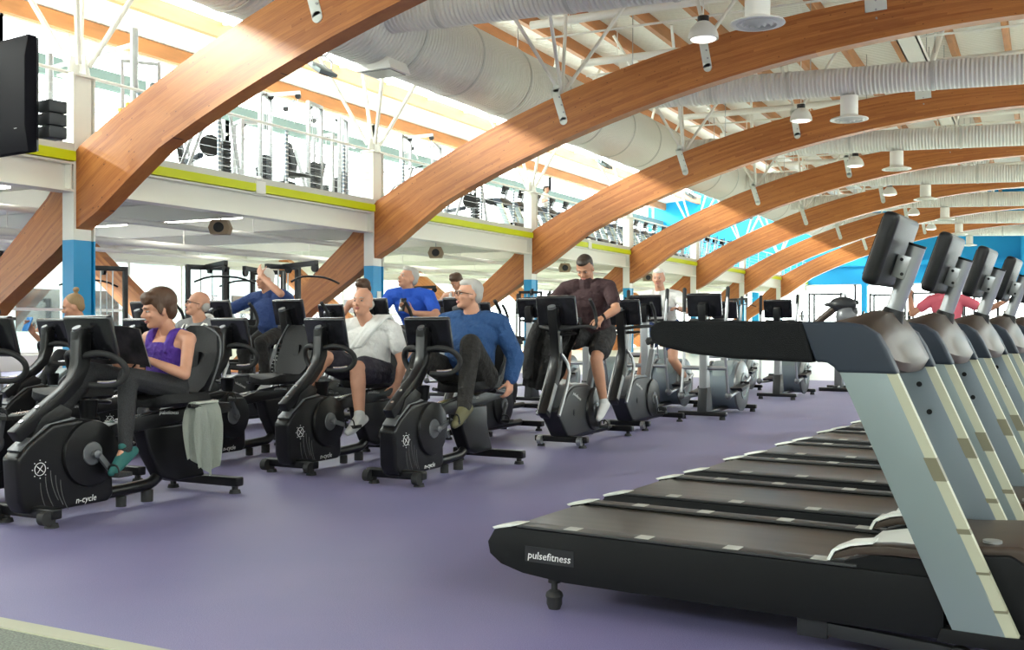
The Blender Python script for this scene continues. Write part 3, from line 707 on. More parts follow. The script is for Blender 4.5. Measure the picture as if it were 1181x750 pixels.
    g = G(); g.box((1.409, .34, 1.342), (.003, .31, .20), rot); g.done('console_screen', 'screen', t)
    g = G(); g.box((1.475, .34, 1.275), (.045, .065, .08), rot); br = g.done('console_bracket', 'steel', t, bevel=.004)
    g = G()
    for dz in (-.025, .025): g.cyl((1.478, .3075, 1.275 + dz), (1.478, .304, 1.275 + dz), .006, n=8)
    g.done('bracket_bolt', 'black', br)
    g = G(); g.box((.275, -.0008, .208), (.21, .0012, .058)); lp = g.done('name_panel', 'darkgrey', t, bevel=.0)
    lettering('lettering', 'pulsefitness', .040, 'letter', lp, (.275, -.0025, .204), (R(90), 0, 0), .0006, .12)
    return t
TM = make_treadmill('nearest treadmill, its whole black deck with maker\'s lettering in the foreground', 'treadmills in the row on the right')
TM.location = (-1.93, 3.56, 0); TM.rotation_euler = (0, 0, R(-4.5))
TL = ['', 'second treadmill from the front, just behind the nearest one', 'third treadmill from the front in the row', 'fourth treadmill from the front in the row', 'fifth treadmill from the front in the row',
      'sixth treadmill from the front in the row', 'seventh treadmill from the front in the row', 'eighth treadmill from the front in the row', 'ninth treadmill from the front, the last but one', 'last and farthest treadmill of the row on the right']
for i in range(1, 10):
    dup(TM, (-1.93 + .095 * i, 3.56 + .897 * i, 0), label=TL[i])

# ---- recumbent bike: +x is where the rider looks, crank axle at x .27 z .35
def console_slab(g, c, w, h, th, tilt):
    g.box(c, (th, w, h), Euler((0, tilt, 0)))
def make_recumbent(label, group):
    t = thing('recumbent_bike', label, 'exercise bike', (0, 0, 0), 0, group)
    shell = [(.77, .37), (.755, .14), (.72, .075), (.66, .06), (.17, .06), (.13, .09), (.14, .30), (.18, .46), (.27, .535), (.38, .55), (.55, .535), (.70, .44)]
    g = G(); g.prism(shell, -.065, .065, 'y'); sh = g.done('shell', 'satin', t, bevel=.028, seg=4)
    g = G(); g.prism([(.74, .40), (.75, .41), (.58, .535), (.40, .562), (.37, .55), (.55, .525)], -.05, .05, 'y'); g.done('shell_top', 'greyplastic', t, bevel=.008)
    for s in (-1, 1):
        g = G(); yy = .066 * s
        g.cyl((.30, yy - .004, .35), (.30, yy + .018 * s, .35), .19, .183, n=48); g.done('disc_cover', 'satin', t, bevel=.003)
        g = G(); g.cyl((.30, yy, .35), (.30, yy + .026 * s, .35), .072, .064, n=32); g.done('crank_cover', 'greyplastic', t, bevel=.004)
    g = G()
    for k in range(5):
        r = .20 + .027 * k
        P = [(.23 + r * math.cos(R(a)), .087, .25 + r * math.sin(R(a)) * .9) for a in (-52, -40, -28, -15, 0)] if False else [(.50 + .032 * k - .05 * (j / 6) ** 2, .0655, .285 - .03 * abs(k - 2) - j * .028) for j in range(7)]
        g.tube(P, .0022, 5)
    g.done('shell_rib', 'dimletter', sh)
    lettering('lettering', 'n-cycle', .05, 'letter', sh, (.33, .0665, .095), (R(90), 0, R(180)), .0005, .2)
    g = G(); g.tube([(.63 + .034 * math.cos(2 * PI * k / 20), .066, .30 + .034 * math.sin(2 * PI * k / 20)) for k in range(20)], .0022, 5, closed=True)
    for k in range(3): a = R(90 * k + 40); g.tube([(.63 - .026 * math.cos(a), .066, .30 - .026 * math.sin(a)), (.63 + .026 * math.cos(a), .066, .30 + .026 * math.sin(a))], .0022, 5)
    for k in range(8): a = 2 * PI * k / 8; g.ell((.63 + .048 * math.cos(a), .0655, .30 + .048 * math.sin(a)), .0035, u=8, v=5)
    g.done('emblem', 'letter', sh)
    # mast
    g = G(); w = .042
    pts = [(.74, .48), (.57, .60), (.43, .69), (.355, .76), (.315, .85), (.305, 1.03)]
    L = []; Rr = []
    for i, (x, z) in enumerate(pts):
        p = Vector(pts[max(i - 1, 0)]); n = Vector(pts[min(i + 1, len(pts) - 1)]); d = (n - p).normalized(); nn = Vector((-d.y, d.x))
        hw = .036 if i < 4 else .045
        L.append((x + nn.x * hw, z + nn.y * hw)); Rr.append((x - nn.x * hw, z - nn.y * hw))
    g.prism(L + Rr[::-1], -.036, .036, 'y'); ms = g.done('mast', 'satin', t, bevel=.009)
    g = G()
    for x, z in ((.675, .523), (.575, .595)): g.cyl((x + .016, 0, z + .026), (x + .024, 0, z + .038), .012, n=12)
    g.done('bolt', 'chrome', ms)
    g = G(); g.prism([(.68, .45), (.60, .58), (.48, .64), (.40, .60), (.42, .53), (.58, .50)], -.045, .045, 'y'); g.done('mast_neck', 'black', t, bevel=.01)
    g = G(); g.prism([(.275, .86), (.345, .86), (.355, 1.04), (.32, 1.06), (.28, 1.055)], -.036, .036, 'y'); g.done('mast_head', 'black', t, bevel=.012)
    g = G(); g.cyl((.33, 0, 1.045), (.34, 0, 1.062), .026, n=18); g.done('head_cap', 'greyplastic', t)
    # console with its pale rim
    g = G(); g.box((.235, 0, 1.005), (.045, .37, .255), Euler((0, R(14), 0))); c = g.done('console', 'gloss', t, bevel=.018, seg=3)
    g = G(); g.box((.210, 0, 1.015), (.004, .32, .20), Euler((0, R(14), 0))); g.done('console_screen', 'screen', c)
    g = G()
    for s in (-1, 1):
        g.tube([(.31, .03 * s, .90), (.29, .10 * s, .915), (.25, .18 * s, .90), (.205, .225 * s, .85), (.185, .22 * s, .79), (.20, .17 * s, .74), (.24, .10 * s, .73), (.29, .04 * s, .735)], .019, 10, sub=4)
    hb = g.done('handlebar', 'rubber', t)
    g = G()
    for s in (-1, 1): g.tube([(.205, .17 * s, .757), (.23, .13 * s, .75), (.26, .08 * s, .75)], .009, 8, sub=3)
    g.done('pulse_sensor', 'chrome', hb)
    g = G(); g.lathe([(.045, 0), (.055, .10), (.058, .105), (.050, .105), (.042, .02)], (.18, -.09, .535), n=20); g.done('cup_holder', 'satin', t)
    # base
    g = G(); g.tube([(.20, 0, .095), (-.10, 0, .10), (-.22, 0, .115), (-.32, 0, .19)], .036, 12, sub=4); g.done('base_tube', 'satin', t)
    for nm, x, hw, z in (('front_stabilizer', .65, .225, .075), ('rear_stabilizer', -.66, .31, .075)):
        g = G(); g.span((x - .035, -hw, z - .03), (x + .035, hw, z + .03)); st = g.done(nm, 'satin', t, bevel=.014, seg=3)
        g = G()
        for s in (-1, 1): g.cyl((x, s * (hw - .045), 0), (x, s * (hw - .045), .022), .038, .032, n=18); g.cyl((x, s * (hw - .045), .02), (x, s * (hw - .045), .05), .02, n=12)
        g.done('levelling_foot', 'rubber', st)
    g = G()
    for s in (-1, 1): g.cyl((.70, s * .195 - .022, .058), (.70, s * .195 + .022, .058), .04, n=20)
    g.done('wheel', 'rubber', t)
    g = G(); g.cyl((.02, .0, 0), (.02, 0, .06), .03, n=14); g.cyl((-.18, .0, 0), (-.18, 0, .07), .036, n=14); g.done('middle_foot', 'rubber', t)
    # post and rail
    post = [(-.10, .46), (-.15, .30), (-.25, .14), (-.36, .10), (-.62, .105), (-.60, .16), (-.545, .30), (-.53, .46)]
    g = G(); g.prism(post, -.055, .055, 'y'); g.done('seat_post', 'satin', t, bevel=.02, seg=3)
    g = G(); g.prism([(.17, .42), (-.85, .50), (-.85, .56), (-.70, .575), (.05, .515), (.17, .49)], -.06, .06, 'y'); sr = g.done('seat_rail', 'black', t, bevel=.012)
    g = G(); g.prism([(.10, .505), (-.78, .575), (-.78, .583), (.10, .513)], -.035, .035, 'y'); g.done('slide_track', 'chrome', sr)
    # seat
    def seatpt(u, v):   # u along x, v across
        return (-.12 - .42 * u, (v - .5) * (.36 + .06 * math.sin(PI * u)), .595 + .03 * (2 * v - 1) ** 2 + .05 * max(0, u - .7))
    g = G(); rings = []
    for u in (0, .08, .3, .6, .85, 1.0):
        w_ = (.12 if u == 0 else .165 + .03 * math.sin(PI * u)); x = -.13 - .42 * u; top = .645 if u not in (0, 1) else .625
        rings.append([(x, -w_, .60), (x, -w_ * .95, top + .01), (x, -w_ * .5, top), (x, 0, top - .008), (x, w_ * .5, top), (x, w_ * .95, top + .01), (x, w_, .60), (x, w_ * .8, .575), (x, -w_ * .8, .575)])
    g.loft(rings); g.done('seat', 'pad', t, ang=60)
    g = G(); rings = []
    for u, w_ in ((0, .13), (.1, .165), (.35, .185), (.6, .175), (.85, .15), (.97, .12), (1, .09)):
        x = -.50 - .16 * u - .03 * math.sin(PI * u); z = .65 + .42 * u
        rings.append([(x - .025, -w_, z), (x + .028, -w_ * .98, z), (x + .018, -w_ * .5, z), (x + .012, 0, z), (x + .018, w_ * .5, z), (x + .028, w_ * .98, z), (x - .025, w_, z), (x - .05, w_ * .6, z), (x - .05, -w_ * .6, z)])
    g.loft(rings); bk = g.done('backrest', 'pad', t, ang=60)
    g = G(); g.tube([(-.575, -.08, 1.075), (-.62, -.17, 1.0), (-.57, -.215, .85), (-.52, -.18, .66)], .006, 6, sub=4); g.tube([(-.575, .08, 1.075), (-.62, .17, 1.0), (-.57, .215, .85), (-.52, .18, .66)], .006, 6, sub=4); g.done('backrest_piping', 'greyplastic', bk)
    g = G(); g.beam((-.56, 0, .58), (-.60, 0, .90), .06, .03); g.done('back_support', 'satin', t)
    g = G()
    for s in (-1, 1): g.tube([(-.46, .08 * s, .575), (-.45, .22 * s, .56), (-.40, .26 * s, .565), (-.26, .265 * s, .585)], .014, 10, sub=3)
    g.done('side_handle', 'satin', t)
    lettering('maker_name', 'pulsefitness', .034, 'letter', sr, (-.30, .061, .535), (R(90), R(4.5), R(180)), .0005, .1)
    # crank with pedals, turned per bike
    cr = bpy.data.objects.new('crank', None)
    g = G(); g.cyl((0, -.15, 0), (0, .13, 0), .016, n=14)
    for s, y in ((1, .125), (-1, -.145)): g.beam((0, y, 0), (.165 * s, y, 0), .022, .03, up=(0, 0, 1)); g.ell((0, y, 0), (.026, .014, .026)); g.ell((.165 * s, y, 0), (.02, .014, .02))
    cr = g.done('crank', 'greyplastic', t, bevel=.002); cr.location = (.30, 0, .35)
    for s, y in ((1, .18), (-1, -.20)):
        g = G(); g.box((0, 0, -.004), (.10, .085, .024)); g.cyl((0, -.05 * s, 0), (0, .045 * s, 0), .008, n=8); g.tube([(.04, -.04, 0), (.05, -.03, .05), (.05, .03, .05), (.04, .04, 0)], .006, 6, sub=3)
        pd = g.done('pedal', 'rubber', cr, bevel=.003); pd.location = (.165 * s, y, 0)
    return t
FWD = -PI / 2     # bikes look towards the viewer along -y
def set_crank(root, ang):
    for c in COL.objects:
        if c.parent == root and c.name.split('.')[0] == 'crank':
            c.rotation_euler = (0, -ang, 0)
            for p in COL.objects:
                if p.parent == c and p.name.split('.')[0] == 'pedal': p.rotation_euler = (0, ang, 0)
RB = make_recumbent('recumbent bike at the front left, ridden by the woman in the purple top', 'recumbent bikes')
RB.location = (-4.87, 4.45, 0); RB.rotation_euler = (0, 0, FWD); set_crank(RB, R(228))
def rb(x, y, label, cr): o = dup(RB, (x, y, 0), FWD, label); set_crank(o, R(cr)); return o
rb(-4.85, 6.62, 'recumbent bike ridden by the bald man in the white T-shirt', 195)
rb(-3.88, 6.52, 'recumbent bike ridden by the man in the blue sweatshirt', 165)
rb(-5.83, 6.66, 'riderless recumbent bike left of the man in the white T-shirt, its black backrest showing', 60)
rb(-6.82, 6.66, 'recumbent bike ridden by the man with glasses and a towel, behind the magazine', 200)
rb(-7.82, 6.60, 'recumbent bike whose console shows below the girl with the hair bun', 30)
rb(-5.80, 4.52, 'recumbent bike cut off by the left edge of the picture', 100)

# ---- upright bike
def make_upright(label, group):
    t = thing('upright_bike', label, 'exercise bike', (0, 0, 0), 0, group)
    shell = [(.86, .34), (.62, .10), (.54, .085), (-.13, .10), (-.15, .16), (-.06, .36), (.05, .50), (.15, .53), (.46, .53), (.56, .50), (.72, .39)]
    g = G(); g.prism(shell, -.085, .085, 'y'); sh = g.done('shell', 'darkgrey', t, bevel=.022, seg=3)
    g = G(); g.prism([(.80, .36), (.58, .51), (.46, .545), (.16, .545), (.12, .52), (.46, .515)], -.07, .07, 'y'); g.done('shell_top', 'greyplastic', t, bevel=.01)
    for s in (-1, 1):
        yy = .086 * s
        g = G(); g.cyl((.02, yy - .004, .30), (.02, yy + .018 * s, .30), .20, .192, n=44); g.done('disc_cover', 'satin', t, bevel=.003)
        g = G(); g.cyl((.02, yy, .30), (.02, yy + .028 * s, .30), .07, .062, n=28); g.done('crank_cover', 'greyplastic', t, bevel=.004)
    g = G(); g.cyl((.47, .085, .30), (.47, .09, .30), .032, n=24); g.cyl((.47, .088, .30), (.47, .093, .30), .02, n=20); g.done('emblem', 'darkgrey', sh)
    lettering('lettering', 'pulsefitness', .04, 'letter', sh, (.42, .0875, .44), (R(90), R(22), R(180)), .0005, .1)
    pts = [(.93, .30), (.80, .48), (.70, .66), (.66, .80), (.69, 1.0), (.74, 1.22)]
    L = []; Rr = []
    for i, (x, z) in enumerate(pts):
        p = Vector(pts[max(i - 1, 0)]); n = Vector(pts[min(i + 1, len(pts) - 1)]); d = (n - p).normalized(); nn = Vector((-d.y, d.x))
        L.append((x + nn.x * .045, z + nn.y * .045)); Rr.append((x - nn.x * .045, z - nn.y * .045))
    g = G(); g.prism(L + Rr[::-1], -.042, .042, 'y'); ms = g.done('mast', 'satin', t, bevel=.01)
    g = G(); g.beam((.93, .047, .34), (.78, .047, .56), .008, .05); g.beam((.93, -.047, .34), (.78, -.047, .56), .008, .05); g.done('mast_clamp', 'steel', ms)
    for s in (-1,):
        g = G(); g.tube([(.84, .10, .30), (.62, .10, .66), (.66, .04, .82)], .016, 8, sub=3); g.tube([(.84, -.10, .30), (.62, -.10, .66), (.66, -.04, .82)], .016, 8, sub=3); g.done('brace_bar', 'alu', t)
    g = G(); g.cyl((.765, 0, 1.215), (.775, 0, 1.235), .035, n=18); g.done('head_cap', 'greyplastic', t)
    g = G(); g.box((.66, 0, 1.20), (.05, .37, .26), Euler((0, R(14), 0))); c = g.done('console', 'gloss', t, bevel=.018, seg=3)
    g = G(); g.box((.632, 0, 1.205), (.004, .31, .2), Euler((0, R(14), 0))); g.done('console_screen', 'screen', c)
    g = G()
    for s in (-1, 1): g.tube([(.70, 0, 1.03), (.66, .12 * s, 1.05), (.52, .225 * s, 1.06), (.36, .235 * s, 1.05), (.30, .22 * s, 1.12), (.34, .215 * s, 1.22), (.42, .21 * s, 1.30)], .0165, 10, sub=4)
    hb = g.done('handlebar', 'rubber', t)
    g = G(); g.tube([(.70, .0, .99), (.55, .13, 1.0), (.50, 0, 1.0), (.55, -.13, 1.0)], .012, 8, closed=True, sub=3); g.done('inner_bar', 'satin', hb)
    g = G(); g.tube([(.50, 0, .085), (-.1, 0, .085), (-.52, 0, .085)], .034, 12); g.done('base_tube', 'satin', t)
    for nm, x, hw in (('front_stabilizer', .56, .25), ('rear_stabilizer', -.55, .25)):
        g = G(); g.span((x - .035, -hw, .045), (x + .035, hw, .10)); st = g.done(nm, 'satin', t, bevel=.014, seg=3)
        g = G()
        for s in (-1, 1): g.cyl((x, s * (hw - .05), 0), (x, s * (hw - .05), .022), .036, .03, n=16); g.cyl((x, s * (hw - .05), .02), (x, s * (hw - .05), .06), .018, n=10)
        g.done('levelling_foot', 'rubber', st)
    g = G()
    for s in (-1, 1): g.cyl((.605, s * .19 - .02, .06), (.605, s * .19 + .02, .06), .038, n=18); g.cyl((.605, s * .19 - .024, .06), (.605, s * .19 + .024, .06), .014, n=10)
    g.done('wheel', 'steel', t)
    g = G(); g.beam((-.02, 0, .42), (-.22, 0, .80), .055, .05); g.done('seat_tube', 'greyplastic', t, bevel=.008)
    g = G(); g.beam((-.19, 0, .74), (-.245, 0, .90), .035, .03)
    for k in range(6): pass
    g.done('seat_post', 'chrome', t)
    g = G(); rings = []
    for x, w_, z in ((-.42, .05, .90), (-.39, .105, .905), (-.32, .125, .91), (-.22, .08, .91), (-.12, .04, .905), (-.08, .022, .895)):
        rings.append([(x, -w_, z - .02), (x, -w_ * .8, z + .022), (x, 0, z + .03), (x, w_ * .8, z + .022), (x, w_, z - .02), (x, w_ * .5, z - .04), (x, -w_ * .5, z - .04)])
    g.loft(rings); g.done('saddle', 'pad', t, ang=60)
    g = G(); g.cyl((0, -.13, 0), (0, .13, 0), .016, n=14)
    for s, y in ((1, .125), (-1, -.125)): g.beam((0, y, 0), (.165 * s, y, 0), .022, .03, up=(0, 0, 1)); g.ell((0, y, 0), (.026, .014, .026)); g.ell((.165 * s, y, 0), (.02, .014, .02))
    cr = g.done('crank', 'greyplastic', t, bevel=.002); cr.location = (.02, 0, .30)
    for s, y in ((1, .18), (-1, -.18)):
        g = G(); g.box((0, 0, -.004), (.10, .085, .024)); g.tube([(.04, -.04, 0), (.05, -.03, .05), (.05, .03, .05), (.04, .04, 0)], .006, 6, sub=3)
        pd = g.done('pedal', 'rubber', cr, bevel=.003); pd.location = (.165 * s, y, 0)
    return t
UB = make_upright('upright bike ridden by the man in the maroon T-shirt', 'upright bikes')
UB.location = (-3.78, 8.9, 0); UB.rotation_euler = (0, 0, FWD); set_crank(UB, R(255))
def ub(x, y, label, cr): o = dup(UB, (x, y, 0), FWD, label); set_crank(o, R(cr)); return o
ub(-3.80, 10.55, 'riderless upright bike behind the man in the maroon T-shirt, left of the foam treadmill grip', 250)
ub(-4.76, 8.95, 'upright bike half hidden behind the man in the blue sweatshirt', 300)
ub(-5.72, 8.9, 'upright bike ridden by the man in the bright blue T-shirt', 240)
ub(-6.72, 8.9, 'upright bike in front of the leaning timber, right of the white-haired man', 20)
ub(-7.66, 8.9, 'upright bike ridden by the white-haired man in the navy shirt', 10)
ub(-7.85, 11.1, 'upright bike ridden by the dark-haired man in grey beside the blue column', 100)
ub(-5.75, 11.0, 'upright bike standing behind the shoulder of the man in the blue sweatshirt', 60)
ub(-8.75, 8.95, 'upright bike behind the man with glasses', 60)

# ---- cross trainer
def make_cross(label, group):
    t = thing('cross_trainer', label, 'cross trainer', (0, 0, 0), 0, group)
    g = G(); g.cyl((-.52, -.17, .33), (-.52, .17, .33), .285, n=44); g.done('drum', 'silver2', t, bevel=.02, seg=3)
    for s in (-1, 1):
        g = G(); g.lathe([(.30, .165 * s), (.305, .19 * s), (.27, .21 * s), (.05, .215 * s), (.01, .215 * s), (.01, .165 * s)], (-.52, 0, .33), 'y', 44); d = g.done('disc_cover', 'greyplastic', t)
        g = G(); g.lathe([(.16, .213 * s), (.165, .222 * s), (.13, .224 * s), (.12, .213 * s)], (-.52, 0, .33), 'y', 36); g.done('disc_ring', 'silver', d)
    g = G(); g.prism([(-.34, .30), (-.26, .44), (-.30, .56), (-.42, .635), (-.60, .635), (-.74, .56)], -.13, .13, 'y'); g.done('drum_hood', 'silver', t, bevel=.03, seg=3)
    g = G(); g.prism([(.46, .09), (-.74, .09), (-.74, .05), (.46, .05)], -.05, .05, 'y'); g.done('base_beam', 'satin', t, bevel=.01)
    for nm, x, hw in (('front_stabilizer', .50, .28), ('rear_stabilizer', -.78, .30)):
        g = G(); g.span((x - .04, -hw, .04), (x + .04, hw, .09)); st = g.done(nm, 'satin', t, bevel=.012)
        g = G()
        for s in (-1, 1): g.cyl((x, s * (hw - .05), 0), (x, s * (hw - .05), .045), .035, .03, n=16)
        g.done('levelling_foot', 'rubber', st)
    g = G(); g.prism([(.50, .08), (.30, .08), (.37, .60), (.43, 1.20), (.50, 1.20), (.48, .60)], -.045, .045, 'y'); g.done('column', 'alu', t, bevel=.014, seg=3)
    g = G(); g.prism([(.54, .06), (.26, .06), (.33, .36), (.49, .36)], -.055, .055, 'y'); g.done('column_boot', 'darkgrey', t, bevel=.014)
    g = G(); g.prism([(.53, 1.10), (.43, 1.10), (.43, 1.30), (.50, 1.33), (.55, 1.30)], -.045, .045, 'y'); g.done('column_head', 'black', t, bevel=.014)
    g = G(); g.box((.42, 0, 1.30), (.055, .40, .27), Euler((0, R(14), 0))); c = g.done('console', 'gloss', t, bevel=.02, seg=3)
    g = G(); g.box((.39, 0, 1.305), (.004, .34, .21), Euler((0, R(14), 0))); g.done('console_screen', 'screen', c)
    g = G(); g.tube([(.47, 0, 1.12), (.38, .17, 1.13), (.22, .19, 1.13)], .016, 8, sub=3); g.tube([(.47, 0, 1.12), (.38, -.17, 1.13), (.22, -.19, 1.13)], .016, 8, sub=3); g.done('fixed_handle', 'rubber', t)
    g = G(); g.cyl((.42, -.26, .58), (.42, .26, .58), .025, n=12); g.done('pivot_axle', 'steel', t)
    for s, dx in ((1, .12), (-1, -.10)):
        y = .25 * s
        g = G(); g.tube([(.42 - dx * .8, y, .24), (.42, y, .58), (.42 + dx * .5, y, .90), (.40 + dx, y * 1.12, 1.15), (.36 + dx, y * 1.15, 1.45)], .018, 8, sub=4); a = g.done('swing_arm', 'alu', t)
        g = G(); g.tube([(.385 + dx, y * 1.13, 1.22), (.355 + dx, y * 1.15, 1.48)], .023, 10); g.ell((.355 + dx, y * 1.15, 1.485), .023); g.done('arm_grip', 'rubber', a)
        fx = .42 - dx * .8
        g = G(); g.tube([(fx, y, .24), (-.1, y, .26 + dx * .3), (-.52 - dx, y, .33 + .1 * s)], .02, 8); g.done('link_bar', 'alu', t)
        g = G(); g.prism([(-.02, .275 + dx * .3), (.02, .30 + dx * .3), (-.34, .33 + dx * .3), (-.36, .36 + dx * .3), (-.38, .30 + dx * .3), (-.06, .255 + dx * .3)], y - .07, y + .07, 'y'); g.done('foot_plate', 'darkgrey', t, bevel=.01)
        g = G(); g.ell((fx, y, .26), (.045, .04, .045)); g.done('joint_cover', 'greyplastic', t)
    return t
CT = make_cross('cross trainer in full view behind the foam treadmill grip, nearest of its row', 'cross trainers')
CT.location = (-3.46, 12.0, 0); CT.rotation_euler = (0, 0, FWD)
def ct(x, y, label): return dup(CT, (x, y, 0), FWD, label)
ct(-8.75, 6.75, 'cross trainer at the left edge of the picture beside the girl with the hair bun')
ct(-4.30, 12.38, 'cross trainer ridden by the man in the white top')
ct(-5.25, 12.8, 'cross trainer seen behind the bare leg of the man in the maroon T-shirt')
ct(-6.25, 13.2, 'cross trainer between the man in the blue sweatshirt and the man in maroon')
ct(-7.75, 13.4, 'cross trainer used by the dark-haired man in the white vest')
ct(-3.42, 15.5, 'farthest cross trainer at the open end of the rows, beside the pale floor')
ct(-4.40, 16.2, 'cross trainer in the back row, second from its right end')
ct(-6.0, 17.0, 'cross trainer in the back row near the third blue column')

# ---- strength machines on the ground floor, under the gallery
def make_rack(name, label, cat, group=None, h=2.0, m='darkgrey', wm='black'):
    """weight-stack tower with pulleys, seat and arm"""
    t = thing(name, label, cat, (0, 0, 0), 0, group)
    g = G()
    for y in (-.28, .28): g.span((-.04, y - .03, 0), (.04, y + .03, h))
    g.span((-.04, -.28, h - .07), (.04, .28, h)); g.span((-.04, -.28, 0), (.04, .28, .06)); g.span((-.04, -.03, 0), (1.15, .03, .06)); g.span((1.1, -.28, 0), (1.18, .28, .06)); g.done('frame', m, t, bevel=.006)
    g = G()
    for k in range(14): g.span((-.07, -.13, .10 + k * .058), (.07, .13, .148 + k * .058))
    g.done('weight_stack', wm, t)
    g = G(); g.cyl((0, -.09, .06), (0, -.09, h - .06), .011, n=8); g.cyl((0, .09, .06), (0, .09, h - .06), .011, n=8); g.cyl((0, 0, .9), (0, 0, h - .1), .005, n=6); g.done('guide_rod', 'steel', t)
    g = G(); g.beam((0, 0, h - .03), (.72, 0, h - .0), .06, .07); g.beam((.9, 0, .03), (.62, 0, 1.02), .06, .06); g.done('boom_bar', m, t)
    g = G()
    for x in (.12, .68): g.cyl((x, -.02, h - .07), (x, .02, h - .07), .06, n=20)
    g.done('pulley', 'black', t)
    g = G(); g.box((.72, 0, .50), (.38, .32, .07)); g.done('seat', 'pad', t, bevel=.02)
    g = G(); g.box((.52, 0, .88), (.08, .30, .55), Euler((0, R(-10), 0))); g.done('backrest', 'pad', t, bevel=.02)
    g = G(); g.tube([(.70, -.45, h - .28), (.66, -.2, h - .2), (.66, .2, h - .2), (.70, .45, h - .28)], .015, 8, sub=3); g.cyl((.67, 0, h - .2), (.68, 0, h - .08), .005, n=6); g.done('pull_bar', 'chrome' if m != 'darkgrey' else 'black', t)
    return t
RK = make_rack('weight_machine', 'black weight-stack machine just right of the nearest blue column', 'weight machine', 'strength machines under the gallery', 1.95)
RK.location = (-11.0, 11.6, 0); RK.rotation_euler = (0, 0, R(-25))
dup(RK, (-12.5, 11.1, 0), R(160), 'black weight-stack machine left of the nearest blue column, behind the girl with the hair bun')
dup(RK, (-11.2, 13.2, 0), R(-80), 'black weight-stack machine standing behind the one by the nearest blue column')
dup(RK, (-9.9, 12.0, 0), R(-10), 'black weight-stack machine left of the head of the man with glasses')
for (x, y, r, l) in ((-13.3, 20.5, 30, 'black machine under the gallery behind the white-haired man'), (-12.0, 24.5, -60, 'black machine under the gallery between the second and third blue columns'), (-12.2, 32.0, 20, 'black machine under the gallery beyond the third blue column'), (-9.5, 35, 60, 'black machine far down the hall near the sixth column'), (-7.0, 41, 10, 'black machine near the bright end windows')):
    dup(RK, (x, y, 0), R(r), l)
# boxing-style arm machine seen over the treadmill grip
t = thing('arm_machine', 'grey exercise machine with a slanting tube and dark padded head, seen above the treadmill grip', 'exercise machine', (-3.0, 17.6, 0), R(-90))
g = G(); g.span((-.4, -.25, 0), (-.3, .25, .06)); g.span((.3, -.25, 0), (.4, .25, .06)); g.span((-.35, -.04, .02), (.35, .04, .08)); g.done('base', 'satin', t, bevel=.01)
g = G(); g.prism([(-.1, .05), (.1, .05), (.07, 1.05), (-.05, 1.05)], -.06, .06, 'y'); g.done('column', 'greyplastic', t, bevel=.02)
g = G(); g.cyl((.0, -.45, 1.02), (0, -.02, 1.38), .055, .06, n=18); g.done('arm_tube', 'bronze', t)
g = G(); g.ell((0, .06, 1.40), (.12, .22, .13)); g.ell((0, -.12, 1.40), (.05, .12, .04)); g.ell((0, .22, 1.28), (.09, .08, .10)); g.done('padded_head', 'darkgrey', t)
g = G(); g.ell((0.02, .12, 1.20), (.12, .17, .2)); g.done('drive_cover', 'greyplastic', t)

# far black railings of free weights near the end windows
for k, x in enumerate((-7.6, -5.6, -3.9, -2.2)):
    t = thing('squat_rack', 'thin dark squat rack in front of the bright end windows, %s from the left' % ('first', 'second', 'third', 'fourth')[k], 'squat rack', (x, 42 + (k % 2) * 2, 0), 0, 'squat racks at the far end')
    g = G()
    for dx in (-.6, .6):
        for dy in (-.5, .5): g.span((dx - .035, dy - .035, 0), (dx + .035, dy + .035, 2.3))
        g.span((dx - .035, -.5, 2.23), (dx + .035, .5, 2.3)); g.span((dx - .035, -.5, 0), (dx + .035, .5, .06))
    g.span((-.6, .47, 2.23), (.6, .53, 2.3)); g.done('frame', 'darkgrey', t)
    g = G(); g.cyl((-1.0, -.54, 1.4), (1.0, -.54, 1.4), .014, n=8); b = g.done('barbell', 'steel', t)
    for dx in (-.85, .85): g = G(); g.cyl((dx - .03, -.54, 1.4), (dx + .03, -.54, 1.4), .2, n=22); g.done('weight_plate', 'black', b)

# ---- gallery machines
GZ = MEZ
GK = make_rack('cable_tower', 'grey cable tower with weight stack on the gallery, left of the second column', 'weight machine', 'cable towers on the gallery', 2.15, 'alu', 'darkgrey')
GK.location = (-13.9, 16.3, GZ); GK.rotation_euler = (0, 0, R(20))
for (x, y, r, l) in ((-15.2, 14.6, 30, 'grey cable tower on the gallery set back behind the inclined leg machine'), (-13.6, 17.5, 190, 'grey cable tower on the gallery touching the left side of the second column'), (-16.3, 18.2, 60, 'grey cable tower set back on the gallery behind the second column'), (-13.9, 18.9, 200, 'grey cable tower on the gallery just right of the second column'), (-14.0, 21.6, 10, 'grey cable tower on the gallery, first one under the second arch'), (-13.9, 22.9, 190, 'grey cable tower on the gallery left of the third column'), (-15.6, 20.4, 90, 'grey cable tower set back on the gallery behind the second arch'), (-15.8, 11.2, 0, 'grey cable tower on the gallery behind the television')):
    dup(GK, (x, y, GZ), R(r), l)
